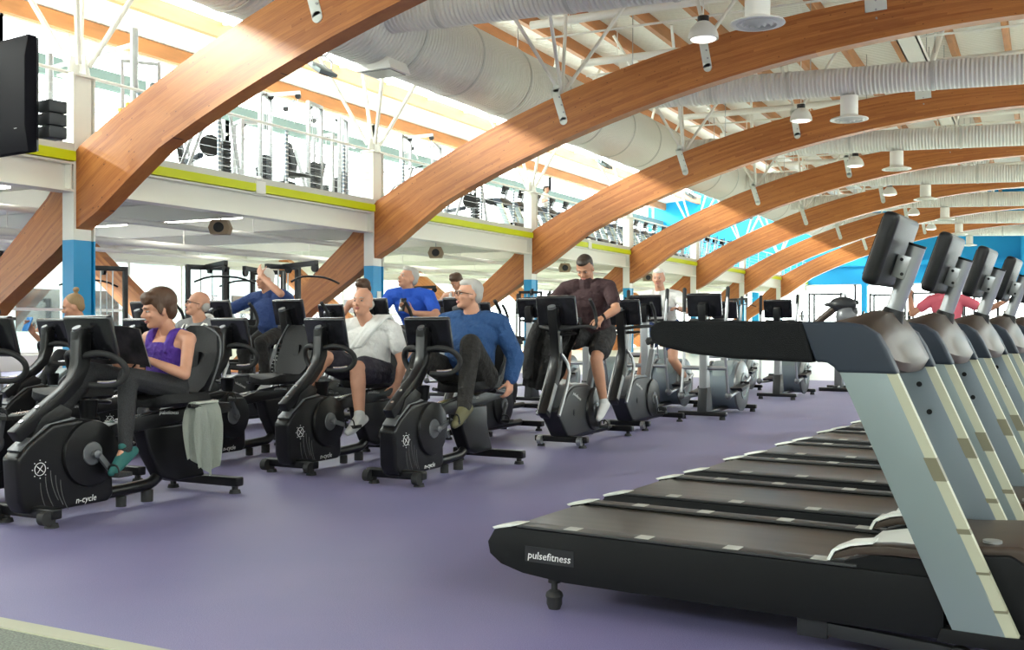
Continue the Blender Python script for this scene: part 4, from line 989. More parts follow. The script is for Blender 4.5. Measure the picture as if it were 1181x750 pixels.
# tall crossover frame with yellow and blue grips
t = thing('cable_crossover', 'tall tubular cable crossover with yellow and blue grips above the nearest arch', 'weight machine', (-13.9, 12.0, GZ), R(80))
g = G()
for y in (-1.25, 1.25): g.cyl((0, y, 0), (0, y, 2.15), .06, n=16); g.span((-.3, y - .04, 0), (.3, y + .04, .06))
g.cyl((0, -1.25, 1.9), (0, 1.25, 1.9), .04, n=12); g.done('frame', 'alu', t)
for s in (-1, 1):
    g = G()
    for k in range(12): g.span((-.10, s * 1.05 - .08, .10 + k * .055), (.10, s * 1.05 + .08, .145 + k * .055))
    g.done('weight_stack', 'darkgrey', t)
    g = G(); g.tube([(.05, s * 1.2, 1.5), (.2, s * 1.05, 1.3), (.22, s * 1.0, .95)], .012, 6, sub=3); g.tube([(0, s * 1.25, .9), (.25, s * 1.1, .85), (.3, s * 1.1, 1.05)], .018, 8, sub=3); g.done('cable_arm', 'steel', t)
for y, z, m in ((-1.15, 1.0, 'bright_orange'), (-.85, .98, 'bright_orange'), (-.65, .92, 'bright_orange'), (-1.2, .7, 'brightblue')):
    g = G(); g.box((.15, y, z), (.07, .07, .18)); g.done('grip', m, t, bevel=.01)
# plate rack with discs, leg machine
def leg_machine(label, loc, rz):
    t = thing('leg_machine', label, 'weight machine', loc, rz, 'inclined leg machines on the gallery')
    g = G()
    for y in (-.3, .3): g.beam((-.5, y, .03), (.25, y, 2.1), .05, .05); g.beam((.6, y, .03), (.25, y, 2.1), .05, .05); g.span((-.55, y - .03, 0), (.65, y + .03, .06))
    g.span((.22, -.3, 2.05), (.28, .3, 2.1)); g.done('frame', 'alu', t)
    g = G(); g.cyl((-.2, -.42, .55), (-.2, .42, .55), .055, n=16); g.done('foam_roller', 'slate', t)
    g = G()
    for k in range(11): g.span((.30, -.12, .1 + k * .075), (.46, .12, .16 + k * .075))
    g.done('weight_stack', 'darkgrey', t)
    g = G(); g.cyl((.0, -.37, .75), (.0, -.33, .75), .2, n=24); g.done('weight_disc', 'black', t)
    g = G(); g.box((-.3, 0, .34), (.5, .3, .07)); g.done('seat', 'pad', t, bevel=.02)
    return t
LM = leg_machine('grey A-shaped leg machine on the gallery with a blue-grey foam roller', (-13.7, 14.4, GZ), R(60))
dup(LM, (-13.8, 13.0, GZ), R(140), 'grey A-shaped leg machine on the gallery showing its round weight disc under the nearest arch')
dup(LM, (-13.7, 23.9, GZ), R(60), 'grey A-shaped leg machine on the gallery beside the third column')
t = thing('spin_bike', 'low exercise bike with spoked wheel on the gallery below the second arch', 'exercise bike', (-13.2, 20.2, GZ), R(70))
g = G(); g.tube([(.35 * math.cos(2 * PI * k / 24), 0, .4 + .35 * math.sin(2 * PI * k / 24)) for k in range(24)], .025, 8, closed=True); 
for k in range(6): a = PI * k / 6; g.cyl((-.34 * math.cos(a), 0, .4 - .34 * math.sin(a)), (.34 * math.cos(a), 0, .4 + .34 * math.sin(a)), .008, n=6)
g.done('wheel', 'steel', t)
g = G(); g.beam((0, 0, .4), (.3, 0, 1.15), .06, .05); g.beam((.2, 0, .9), (-.8, 0, .1), .06, .05); g.beam((-.5, 0, .3), (-.62, 0, .95), .05, .05); g.span((-.95, -.25, 0), (-.85, .25, .06)); g.span((.25, -.25, 0), (.35, .25, .06)); g.beam((.3, 0, .05), (0, 0, .4), .05, .05); g.beam((-.9, 0, .05), (-.5, 0, .33), .05, .05); g.done('frame', 'alu', t)
g = G(); g.ell((-.63, 0, .98), (.14, .08, .04)); g.done('saddle', 'black', t)
g = G(); g.tube([(.45, -.2, 1.2), (.3, -.18, 1.15), (.3, .18, 1.15), (.45, .2, 1.2)], .016, 8); g.done('handlebar', 'black', t)
LBL = []
for i in range(7):
    dup(TM, (-15.1, 25.9 + i * 1.05, GZ), 0, 'treadmill on the gallery between the third and fourth columns, %s of seven from the left' % ORD[i].replace('nearest', 'first').replace('farthest', 'seventh'), 'treadmills on the gallery', skip=('belt_shroud', 'name_panel', 'bolt'))
for i in range(7):
    dup(TM, (-15.1, 33.4 + i * 1.05, GZ), 0, 'treadmill on the gallery past the fourth column, %s of seven from the left' % ORD[i].replace('nearest', 'first').replace('farthest', 'seventh'), 'treadmills on the gallery', skip=('belt_shroud', 'name_panel', 'bolt'))
for i in range(7):
    o = dup(CT, (-13.6, 41 + i * 1.15, GZ), 0, 'cross trainer on the gallery past the fifth column, %s of seven from the left' % ORD[i].replace('nearest', 'first').replace('farthest', 'seventh'), 'cross trainers on the gallery')
for i, (x, y) in enumerate(((-13.1, 9.2), (-13.1, 11.0))):
    pass
# ================================================================ PEOPLE
def bake(g, name, m, parent, voxel, smooth=4, factor=.5):
    bm = g.bm; me = bpy.data.meshes.new(name); bm.to_mesh(me); bm.free()
    o = bpy.data.objects.new(name, me); COL.objects.link(o)
    r = o.modifiers.new('r', 'REMESH'); r.mode = 'VOXEL'; r.voxel_size = voxel; r.use_smooth_shade = True
    s = o.modifiers.new('s', 'SMOOTH'); s.factor = factor; s.iterations = smooth
    dg = bpy.context.evaluated_depsgraph_get(); nm = bpy.data.meshes.new_from_object(o.evaluated_get(dg))
    o.modifiers.clear(); o.data = nm; bpy.data.meshes.remove(me); nm.name = name
    nm.materials.clear(); nm.materials.append(K[m]); nm.shade_smooth()
    if parent: o.parent = parent
    return o
def V3(*a): return Vector(a[0] if len(a) == 1 else a)
def frame(fwd, up=(0, 0, 1)):          # columns: forward, left, up
    f = Vector(fwd).normalized(); l = Vector(up).cross(f).normalized(); u = f.cross(l)
    return Matrix((f, l, u)).transposed()
def loftbody(g, secs, n=20):            # secs: (center, half width, half depth, spine dir, left dir)
    rings = []
    for c, w, d, sp, lf in secs:
        c = Vector(c); sp = Vector(sp).normalized(); lf = Vector(lf); lf = (lf - sp * lf.dot(sp)).normalized(); fw = lf.cross(sp)
        rings.append([c + lf * w * math.cos(2 * PI * k / n) + fw * d * math.sin(2 * PI * k / n) for k in range(n)])
    g.loft(rings)
def finger(g, p, d, n, lens, r, curl):
    p = Vector(p); d = Vector(d).normalized(); n = Vector(n).normalized()     # curls towards n
    ax = d.cross(n).normalized()
    for i, L in enumerate(lens):
        d = Quaternion(ax, curl * (1.0 if i else .6)) @ d
        q = p + d * L; g.cap(p, q, r * (1 - .1 * i), r * (.9 - .1 * i), n=8); p = q
def hand(g, wr, d, n, side, curl=.5, s=1.0, spread=.0):
    """d: from wrist to knuckles, n: palm normal, side: towards the thumb"""
    wr = Vector(wr); d = Vector(d).normalized(); n = Vector(n); n = (n - d * n.dot(d)).normalized(); t = d.cross(n).normalized()
    if t.dot(Vector(side)) < 0: t = -t
    P = .085 * s
    for i, (o, L) in enumerate(((.030, .96), (.010, 1.0), (-.010, .97), (-.029, .88))):
        k = wr + d * P * L + t * o * s
        g.cap(wr + t * o * .6 * s + d * .008, k, .0135 * s, .0115 * s, n=8)
        base = (.043, .047, .044, .034)[i] * s
        finger(g, k, d + t * (o * spread * 8), n, (base, base * .62, base * .5), .0092 * s, curl * (1 + .08 * i))
    g.cap(wr + t * .018 * s, wr + d * .03 * s + t * .036 * s, .016 * s, .014 * s, n=8)
    finger(g, wr + d * .03 * s + t * .036 * s, (d * .75 + t * .75 + n * .25), n - t * .6, (.036 * s, .03 * s, .024 * s), .0105 * s, curl * .45)
def head(p, c, look, hair, style, s=1.0, up=(0, 0, 1), skin='skin', vox=.0055, glasses=False, tilt=None, body=None):
    """c: centre of the head at eye level; returns skin prims added to body"""
    F = frame(look, up); c = Vector(c)
    def P(x, y, z): return c + F @ Vector((x * s, y * s, z * s))
    def E(g, x, y, z, rx, ry, rz, u=18, v=12, pitch=0): g.ell(P(x, y, z), (rx * s, ry * s, rz * s), F @ Matrix.Rotation(pitch, 3, 'Y'), u, v)
    g = body
    E(g, -.012, 0, .030, .094, .075, .088); E(g, .012, 0, -.035, .074, .064, .078); E(g, .035, 0, -.078, .045, .044, .036); E(g, .066, 0, -.092, .022, .024, .020)
    E(g, .074, 0, .018, .018, .046, .012); E(g, .062, .036, -.030, .022, .022, .02); E(g, .062, -.036, -.030, .022, .022, .02)
    g.cyl(P(.080, 0, .004), P(.106, 0, -.032), .008 * s, .0125 * s, 10); E(g, .100, 0, -.034, .014, .015, .010); E(g, .092, .011, -.037, .009, .007, .007); E(g, .092, -.011, -.037, .009, .007, .007)
    for y in (-1, 1): E(g, -.004, .077 * y, -.018, .019, .009, .031, pitch=.2)
    def kid(fn, name, m):
        q = G(); fn(q); return q.done(name, m, p, ang=80)
    for y in (-1, 1):
        kid(lambda q: E(q, .0745, .030 * y, -.003, .0105, .0125, .0052, 12, 8), 'eye', 'eyewhite')
        kid(lambda q: E(q, .0825, .030 * y, -.003, .0042, .0062, .0058, 10, 6), 'iris', 'iris')
        kid(lambda q: q.tube([P(.088, .014 * y, .017), P(.090, .028 * y, .022), P(.082, .045 * y, .016)], .0035 * s, 6), 'eyebrow', 'greyhair' if hair in ('whitehair', 'greyhair') else hair)
    kid(lambda q: (E(q, .088, 0, -.062, .008, .024, .0052), E(q, .085, 0, -.070, .009, .019, .0058)), 'lips', 'lip')
    if style != 'bald' or True:
        q = G()
        if style == 'short':
            E(q, -.024, 0, .046, .096, .082, .088); E(q, -.060, 0, -.005, .052, .070, .070); E(q, .030, 0, .088, .055, .062, .036)
        elif style == 'crop':
            E(q, -.024, 0, .040, .0875, .0775, .083); E(q, -.055, 0, -.005, .052, .068, .065); E(q, .024, 0, .080, .060, .060, .036)
        elif style == 'pixie':
            E(q, -.026, 0, .046, .102, .088, .092); E(q, -.062, 0, -.010, .052, .076, .075); E(q, .045, .010, .080, .052, .066, .038); E(q, .070, .01, .058, .024, .056, .022)
            for y in (-1, 1): E(q, .008, .076 * y, .0, .022, .012, .038)
        elif style == 'bald':       # fringe round the back and sides only
            E(q, -.055, 0, -.005, .058, .077, .055)
        elif style == 'bun':
            E(q, -.024, 0, .040, .094, .080, .086); E(q, -.062, 0, -.005, .050, .070, .068); E(q, -.072, 0, .150, .032, .032, .028)
        elif style == 'tousled':
            E(q, -.024, 0, .048, .100, .084, .092); E(q, -.060, 0, -.005, .052, .072, .072); E(q, .040, .012, .088, .052, .06, .036); E(q, .0, -.02, .118, .05, .045, .03)
        bake(q, 'hair', hair, p, .006 if vox < .008 else .008, 3)
    if glasses:
        q = G()
        for y in (-1, 1):
            q.tube([P(.098 + .0 * k, .031 * y + .024 * math.cos(2 * PI * k / 16), -.004 + .017 * math.sin(2 * PI * k / 16)) for k in range(16)], .0022 * s, 6, closed=True)
            q.tube([P(.098, .055 * y, .002), P(.06, .078 * y, .002), P(.0, .083 * y, -.002)], .0025 * s, 6)
        q.tube([P(.098, -.008, -.002), P(.102, 0, .001), P(.098, .008, -.002)], .0022 * s, 6)
        q.done('glasses', 'gloss', p)
    return F
def person(label, loc, rz, J, skin='skin', top='whitecloth', bottom='shortcloth', sleeve=.45, leg=.5, hair='darkhair', style='short', glasses=False, build=1.0, shoe='whiteshoe', hands=None, vox=.0085, look=(1, 0, 0), tank=False, belly=.0, hs=1.0, headup=(0, 0, 1), name='person', toplow=None, group=None):
    p = thing(name, label, 'person', loc, rz, group)
    j = {k: Vector(v) for k, v in J.items()}; b = build
    left = (j['shL'] - j['shR']).normalized(); hipl = (j['hipL'] - j['hipR']).normalized()
    pel = (j['hipL'] + j['hipR']) / 2; chest = (j['shL'] + j['shR']) / 2; sp = (chest - pel); L = sp.length; spn = sp.normalized(); fw = left.cross(spn).normalized()
    sw = (j['shL'] - j['shR']).length / 2
    def torso(g, e=0.0, top_=True, cut=1.0):
        secs = [(pel - spn * .07, .10 * b + e, .085 * b + e, spn, hipl), (pel, .155 * b + e, .115 * b + e, spn, hipl), (pel + spn * L * .25 + fw * belly * .6, .142 * b + e, (.108 + belly) * b + e, spn, hipl * .7 + left * .3),
                (pel + spn * L * .5 + fw * belly * .5, .145 * b + e, (.108 + belly * .8) * b + e, spn, left), (pel + spn * L * .75 + fw * .012, .165 * b + e, .118 * b + e, spn, left), (pel + spn * L * .93, .165 * b + e, .105 * b + e, spn, left), (pel + spn * L * 1.03, .10 * b + e, .075 * b + e, spn, left)]
        loftbody(g, secs)
        g.cap(chest + left * sw * .5 + spn * .015, j['shL'], .062 * b + e, .055 * b + e); g.cap(chest - left * sw * .5 + spn * .015, j['shR'], .062 * b + e, .055 * b + e)
    g = G(); torso(g)
    hc = j['head']; F = frame(look, headup)
    g.cap(chest + spn * .01 - fw * .01, hc + F @ Vector((-.025, 0, -.09)) * hs, .062 * b, .055 * min(b, 1.05)); 
    for s in 'LR':
        sh, el, wr = j['sh' + s], j['el' + s], j['wr' + s]
        g.cap(sh, el, .049 * b, .038 * b); m_ = el.lerp(wr, .3); g.cap(el, m_, .038 * b, .039 * b); g.cap(m_, wr, .039 * b, .025 * b)
        hp, kn, an = j['hip' + s], j['kn' + s], j['an' + s]
        g.cap(hp, kn, .084 * b, .056 * b); c_ = kn.lerp(an, .32) - (F @ Vector((0, 0, 0))); g.cap(kn, c_, .054 * b, .055 * b); g.cap(c_, an, .055 * b, .034 * b)
        td = (j['toe' + s] - an).normalized(); g.cap(an, an + td * .05 - Vector((0, 0, .03)), .032, .024)
        H = (hands or {}).get(s, {}); d = H.get('d', (wr - el).normalized()); hand(g, wr, d, H.get('n', (0, 0, -1)), H.get('t', (1, 0, .3)), H.get('curl', .45), hs * .98 * (1 if b > .95 else .92), H.get('spread', .3))
    head(p, hc, look, hair, style, hs, headup, skin, vox, glasses, body=g)
    body = bake(g, 'body', skin, p, vox, 3)
    # top
    e = .014; g = G()
    if tank:
        secs = [(pel - spn * .02, .160 * b + e, .122 * b + e, spn, hipl), (pel + spn * L * .25, .140 * b + e, .108 * b + e, spn, left), (pel + spn * L * .5, .143 * b + e, .11 * b + e, spn, left), (pel + spn * L * .78, .158 * b + e, .120 * b + e, spn, left), (pel + spn * L * .88, .130 * b + e, .110 * b + e, spn, left), (pel + spn * L * .95, .09 * b + e, .09 * b, spn, left)]
        loftbody(g, secs)
        for s_ in (-1, 1): g.tube([chest + left * s_ * .075 + fw * .085 - spn * .09, chest + left * s_ * .085 + fw * .055 + spn * .030, chest + left * s_ * .085 - fw * .06 + spn * .030, chest + left * s_ * .06 - fw * .10 - spn * .09], .027, 10, sub=4)
    else:
        torso(g, e)
        g.cap(chest + spn * .02, chest + spn * .055, .075 * b, .062 * b)
        for s in 'LR':
            sh, el, wr = j['sh' + s], j['el' + s], j['wr' + s]; f = min(1, sleeve)
            g.cap(sh, sh.lerp(el, f), .052 * b + e, (.050 if f < 1 else .044) * b + e)
            if sleeve > 1: g.cap(el, el.lerp(wr, (sleeve - 1)), .044 * b + e, .034 * b + e)
    if toplow: g.cap(pel - spn * toplow, pel, .13 * b, .14 * b)
    bake(g, 'tank_top' if tank else ('sweatshirt' if sleeve > 1 else 'shirt'), top, p, vox, 3)
    # bottom
    g = G(); e = .018
    secs = [(pel - spn * .085, .11 * b + e, .10 * b + e, spn, hipl), (pel, .160 * b + e, .118 * b + e, spn, hipl), (pel + spn * .09, .146 * b + e * .7, (.110 + belly * .3) * b + e * .7, spn, hipl)]
    loftbody(g, secs)
    for s in 'LR':
        hp, kn, an = j['hip' + s], j['kn' + s], j['an' + s]
        ee = e if leg < 1.9 else .008
        if leg <= 1: g.cap(hp, hp.lerp(kn, leg), .086 * b + ee, (.086 - .014 * leg) * b + ee * 1.5)
        else:
            g.cap(hp, kn, .086 * b + ee, .060 * b + ee); g.cap(kn, kn.lerp(an, min(1, leg - 1)), .060 * b + ee, (.048 if leg < 1.9 or ee > .01 else .038) * b + ee)
    bake(g, 'shorts' if leg <= 1 else 'trousers', bottom, p, vox, 3)
    # shoes
    for s in 'LR':
        an = j['an' + s]; toe = j['toe' + s]; d = (toe - an); up = Vector((0, 0, 1)); d_ = d.normalized()
        fl = d_.copy(); lf = up.cross(fl).normalized(); dn = -(fl.cross(lf)).normalized(); 
        if dn.z > 0: dn = -dn
        k_ = .82 if b < .9 else 1.0
        g = G(); heel = an - fl * .045 + dn * .050; ball = an + fl * .13 * k_ + dn * .058; tip = an + fl * .18 * k_ + dn * .058
        g.cap(heel, ball, .036 * k_, .038 * k_); g.cap(ball, tip, .038 * k_, .028 * k_); g.cap(an - dn * .015, an + dn * .03, .043 * k_, .044 * k_); g.cap(an + dn * .01, ball - dn * .012, .043 * k_, .034 * k_)
        bake(g, 'shoe', shoe, p, .008, 3)
    return p
def towel_neck(p, pts_list, m='towel', w=.045):
    g = G()
    for pts in pts_list: g.tube(pts, w, 12, sub=4)
    return bake(g, 'draft', m, None, .009, 4)

B_ = lambda x, y: (x, y, 0)
# --- woman in the purple top reading a magazine
person('short-haired woman in a purple vest reading a magazine on the front left bike', (-4.87, 4.45, 0), FWD,
    dict(hipL=(-.33, .09, .68), hipR=(-.33, -.09, .68), shL=(-.36, .165, .985), shR=(-.35, -.165, .99), head=(-.27, 0, 1.175), elL=(-.24, .25, .775), wrL=(-.10, .10, .865), elR=(-.19, -.24, .78), wrR=(-.05, -.12, .84),
         knL=(.06, .10, .77), anL=(.145, .17, .365), toeL=(.29, .17, .28), knR=(.14, -.11, .80), anR=(.36, -.19, .51), toeR=(.50, -.19, .46)),
    top='purple', tank=True, bottom='legging', leg=2.0, hair='brownhair', style='pixie', build=.86, shoe='teal', vox=.007, look=(.80, -.42, -.18), hs=1.0,
    hands=dict(L=dict(d=(.75, -.35, .35), n=(.25, -.3, .6), t=(.2, -.6, .9), curl=.35), R=dict(d=(.6, .2, .55), n=(.1, .6, .3), t=(0, .3, 1), curl=.45)))
t = thing('magazine', 'open dark-covered magazine held by the woman in the purple vest', 'magazine', (-4.87, 4.45, 0), FWD)
def sheet(w0, w1):
    def fn(u, v):
        a = (u - .5) * 2; x = -.06 + .085 * v + .03 * abs(a) ** 1.5 - a * .05; y = a * .19 - .01; z = .845 + .225 * v - .02 * a * a
        return Vector((x + .045 + (w0 if True else 0), y, z))
    return fn
g = G(); g.grid(sheet(.0, 0), 14, 6, .006); g.done('cover', 'magazine', t, ang=60)
g = G(); g.grid(sheet(-.008, 0), 14, 6, .004); g.done('pages', 'paper', t, ang=60)
# --- grey-green towel over the side handle of her bike
t = thing('towel', 'grey-green towel hanging from the side handle of the front left bike', 'towel', (-4.87, 4.45, 0), FWD)
def tw(off, zlo, x0):
    def fn(u, v):
        fold = .018 * math.sin(u * 11 + v * 1.5) + .012 * math.sin(u * 23)
        x = x0 + (u - .5) * (.20 - .05 * v + .03 * math.sin(v * 3)); top = max(0, 1 - v * 9)
        return Vector((x, .262 + off * (1 - top) + fold * min(1, v * 3), .592 - (.592 - zlo) * v + .012 * top + .03 * math.cos(u * 7) * v))
    return fn
g = G(); g.grid(tw(.030, .175, -.40), 26, 22, .007); g.grid(tw(-.022, .23, -.36), 26, 22, .007); g.box((-.39, .265, .60), (.19, .05, .012)); g.done('towel_cloth', 'greencloth', t, ang=70)

# --- bald man in white T-shirt
person('bald man in a white T-shirt and dark shorts, towel on his shoulder, looking up', (-4.85, 6.62, 0), FWD,
    dict(hipL=(-.34, .11, .68), hipR=(-.34, -.11, .68), shL=(-.36, .205, 1.03), shR=(-.31, -.205, 1.05), head=(-.245, -.01, 1.255), elL=(-.36, .30, .77), wrL=(-.30, .29, .62), elR=(-.18, -.33, .83), wrR=(.0, -.31, .72),
         knL=(.02, .13, .74), anL=(.06, .18, .38), toeL=(.20, .18, .33), knR=(.10, -.13, .82), anR=(.36, -.20, .48), toeR=(.50, -.2, .44)),
    top='whitecloth', sleeve=.52, bottom='shortcloth', leg=.72, hair='greyhair', style='bald', build=1.12, belly=.035, look=(.86, .15, .16), shoe='whiteshoe',
    hands=dict(L=dict(d=(.3, 0, -1), n=(-.2, -1, 0), t=(1, 0, .2), curl=.7), R=dict(d=(.8, .2, -.5), n=(0, .4, -1), t=(.3, 1, 0), curl=.7)))
g = G()
def twn(fn_pts, r):
    g = G()
    for pts, rr in fn_pts: g.tube(pts, rr, 12, sub=5)
    return g
def neck_towel(label, loc, paths, m='towel'):
    g = G()
    for pts, w in paths:          # flat ribbon: elliptical cross-section made of several parallel tubes
        for k in range(5):
            o = (k - 2) * w / 4
            g.tube([(x + (.004 if k % 2 else -.004), y + o * ay, z + o * az) for (x, y, z, ay, az) in pts], .017, 8, sub=4)
    o = bake(g, 'towel', m, None, .0075, 3); o.location = loc; o.rotation_euler = (0, 0, FWD)
    return tag(o, label, 'towel')
neck_towel('white towel folded over the shoulder and chest of the bald man', (-4.85, 6.62, 0), [([(-.45, .10, 1.09, .9, 0), (-.36, .11, 1.145, .9, 0), (-.26, .09, 1.09, .9, 0), (-.195, .03, .98, .9, .2), (-.165, -.03, .885, .9, .2)], .12)])
# --- man in blue sweatshirt
person('grey-haired man with glasses in a blue sweatshirt and black trousers, turned to look aside', (-3.88, 6.52, 0), FWD,
    dict(hipL=(-.36, .12, .68), hipR=(-.36, -.12, .68), shL=(-.43, .215, 1.08), shR=(-.34, -.20, 1.09), head=(-.345, .0, 1.305), elL=(-.47, .33, .83), wrL=(-.38, .335, .665), elR=(-.24, -.35, .86), wrR=(-.02, -.30, .78),
         knL=(-.10, .15, .93), anL=(.06, .19, .50), toeL=(.21, .19, .43), knR=(.10, -.14, .84), anR=(.30, -.22, .40), toeR=(.44, -.22, .33)),
    top='denim', sleeve=1.9, bottom='charcoal', leg=2.0, hair='greyhair', style='crop', build=1.22, belly=.06, look=(.72, -.62, .10), glasses=True, shoe='khaki',
    hands=dict(L=dict(d=(.25, 0, -1), n=(-.2, -1, 0), t=(1, 0, .2), curl=.65), R=dict(d=(.8, .2, -.3), n=(0, .4, -1), t=(.3, 1, 0), curl=.7)))
# --- man with glasses and towel
person('older man with glasses and a white towel round his neck, looking up', (-6.82, 6.66, 0), FWD,
    dict(hipL=(-.38, .11, .68), hipR=(-.38, -.11, .68), shL=(-.48, .20, 1.04), shR=(-.44, -.20, 1.05), head=(-.42, 0, 1.26), elL=(-.42, .30, .80), wrL=(-.22, .28, .68), elR=(-.34, -.30, .82), wrR=(-.1, -.28, .72),
         knL=(.02, .12, .78), anL=(.12, .18, .38), toeL=(.26, .18, .33), knR=(.08, -.12, .8), anR=(.34, -.2, .45), toeR=(.48, -.2, .42)),
    top='greycloth', sleeve=.6, bottom='shortcloth', leg=.8, hair='greyhair', style='bald', build=1.08, belly=.03, look=(.80, -.52, .22), glasses=True,
    hands=dict(L=dict(d=(.6, 0, -.8), n=(0, -1, 0), t=(1, 0, .5), curl=.6), R=dict(d=(.6, 0, -.8), n=(0, 1, 0), t=(1, 0, .5), curl=.6)))
neck_towel('white towel round the neck of the older man with glasses', (-6.82, 6.66, 0), [([(-.30, -.10, .88, .8, 0), (-.33, -.10, .99, .8, 0), (-.44, -.10, 1.115, .8, 0), (-.54, 0, 1.14, 0, .8), (-.47, .10, 1.12, .8, 0), (-.34, .09, 1.0, .8, 0), (-.29, .09, .86, .8, 0)], .06)])
# --- man in the maroon T-shirt on the upright bike
person('man in a maroon T-shirt and black shorts pedalling an upright bike, looking down', (-3.78, 8.9, 0), FWD,
    dict(hipL=(-.22, .10, .985), hipR=(-.22, -.10, .985), shL=(-.04, .205, 1.42), shR=(.02, -.205, 1.41), head=(.045, 0, 1.60), elL=(.04, .31, 1.215), wrL=(.22, .235, 1.13), elR=(.15, -.33, 1.24), wrR=(.30, -.24, 1.12),
         knL=(.06, .12, .76), anL=(.02, .18, .36), toeL=(.15, .18, .29), knR=(.20, -.12, .92), anR=(.10, -.18, .55), toeR=(.24, -.18, .49)),
    top='maroon', sleeve=.6, bottom='darkcloth', leg=.62, hair='darkhair', style='crop', build=1.05, skin='skin2', look=(.78, .05, -.55), shoe='whiteshoe',
    hands=dict(L=dict(d=(.9, 0, -.3), n=(0, -.2, -1), t=(.3, -1, 0), curl=.75), R=dict(d=(.9, 0, -.3), n=(0, .2, -1), t=(.3, 1, 0), curl=.75)))
t = thing('wrist_watch', 'small dark watch on the wrist of the man in the maroon T-shirt', 'watch', (-3.78, 8.9, 0), FWD)
g = G(); d = (Vector((.22, .235, 1.13)) - Vector((.04, .31, 1.215))).normalized(); c = Vector((.205, .241, 1.137)); g.cyl(c - d * .012, c + d * .012, .031, n=20); g.cyl(c + Vector((0, .0, .03)), c + Vector((0, .0, .037)), .016, n=16); g.done('strap', 'black', t)
# jacket hung over the handlebar
t = thing('jacket', 'black jacket hanging over the handlebar of the upright bike of the man in maroon', 'jacket', (-3.78, 8.9, 0), FWD)
def jk(x0, s):
    def fn(u, v):
        yy = -.30 + .44 * u; f = .03 * math.sin(u * 13 + v * 3) + .02 * math.sin(u * 27 - v * 2)
        return Vector((x0 + s * (.02 + .05 * min(1, v * 3)) + f * v + .10 * v * (1 - u), yy - .06 * v, 1.10 - .62 * v * (1 - .35 * (u - .25) ** 2 * 4) + .03 * math.sin(u * 8) * v))
    return fn
g = G(); g.grid(jk(.46, 1), 22, 20, .008); g.grid(jk(.44, -1), 22, 20, .008); g.tube([(.46, -.28, 1.10), (.45, -.1, 1.115), (.45, .13, 1.105)], .035, 10, sub=3); g.tube([(.5, -.26, 1.07), (.60, -.30, .85), (.58, -.32, .60)], .05, 10, sub=4); g.done('jacket_cloth', 'darkcloth', t, ang=70)
# --- man in bright blue T-shirt holding a phone
person('man in a bright blue T-shirt holding up a phone and looking to the upper left', (-5.72, 8.9, 0), FWD,
    dict(hipL=(-.22, .10, .98), hipR=(-.22, -.10, .98), shL=(-.04, .20, 1.36), shR=(.04, -.20, 1.37), head=(.03, 0, 1.545), elL=(.06, .36, 1.16), wrL=(.22, .17, 1.19), elR=(.14, -.30, 1.18), wrR=(.34, -.24, 1.12),
         knL=(.20, .12, .86), anL=(.12, .18, .48), toeL=(.26, .18, .44), knR=(.16, -.12, .80), anR=(.0, -.18, .42), toeR=(.14, -.18, .37)),
    top='royal', sleeve=.6, bottom='navycloth', leg=.75, hair='greyhair', style='crop', build=1.05, look=(.80, -.42, .28), vox=.01,
    hands=dict(L=dict(d=(.3, -.6, .5), n=(.6, -.3, .3), t=(0, 0, 1), curl=.5)))
t = thing('phone', 'dark phone held by the man in the bright blue T-shirt', 'phone', (-5.72, 8.9, 0), FWD)
g = G(); g.box((.275, .09, 1.27), (.012, .07, .14), Euler((0, R(-20), 0))); g.done('case', 'gloss', t, bevel=.006)
g = G(); g.box((.266, .09, 1.268), (.002, .062, .125), Euler((0, R(-20), 0))); g.done('display', 'screen', t)
# --- white-haired man, arm across the face
person('white-haired man in a navy shirt leaning back with his forearm across his face', (-7.66, 8.9, 0), FWD,
    dict(hipL=(-.24, .10, .98), hipR=(-.24, -.10, .98), shL=(-.22, .20, 1.36), shR=(-.12, -.22, 1.36), head=(-.12, -.04, 1.575), elL=(.02, .30, 1.41), wrL=(.03, .04, 1.60), elR=(.02, -.47, 1.22), wrR=(.20, -.42, 1.05),
         knL=(.18, .16, .88), anL=(.10, .18, .45), toeL=(.24, .18, .41), knR=(.10, -.16, .78), anR=(-.06, -.18, .36), toeR=(.08, -.18, .31)),
    top='navycloth', sleeve=.75, bottom='charcoal', leg=2.0, hair='whitehair', style='short', build=1.08, belly=.03, look=(.9, -.2, .05), vox=.01,
    hands=dict(L=dict(d=(-.2, -.5, .8), n=(-1, 0, 0), t=(0, 1, .5), curl=.3), R=dict(d=(.6, -.1, -.6), n=(0, 1, -.4), t=(1, 0, .5), curl=.5)))
# --- dark-haired man in grey by the blue column
person('dark-haired man in a grey vest behind the bald man, beside the second blue column', (-7.85, 11.1, 0), FWD,
    dict(hipL=(-.22, .10, .97), hipR=(-.22, -.10, .97), shL=(-.02, .19, 1.34), shR=(.02, -.19, 1.35), head=(.04, .03, 1.53), elL=(.06, .30, 1.14), wrL=(.26, .16, 1.16), elR=(.1, -.3, 1.14), wrR=(.30, -.1, 1.15),
         knL=(.16, .12, .84), anL=(.10, .18, .44), toeL=(.24, .18, .41), knR=(.18, -.12, .86), anR=(.06, -.18, .46), toeR=(.2, -.18, .43)),
    top='charcoal', tank=True, bottom='darkcloth', leg=.7, hair='brownhair', style='tousled', build=.95, look=(.8, -.3, -.35), vox=.011)
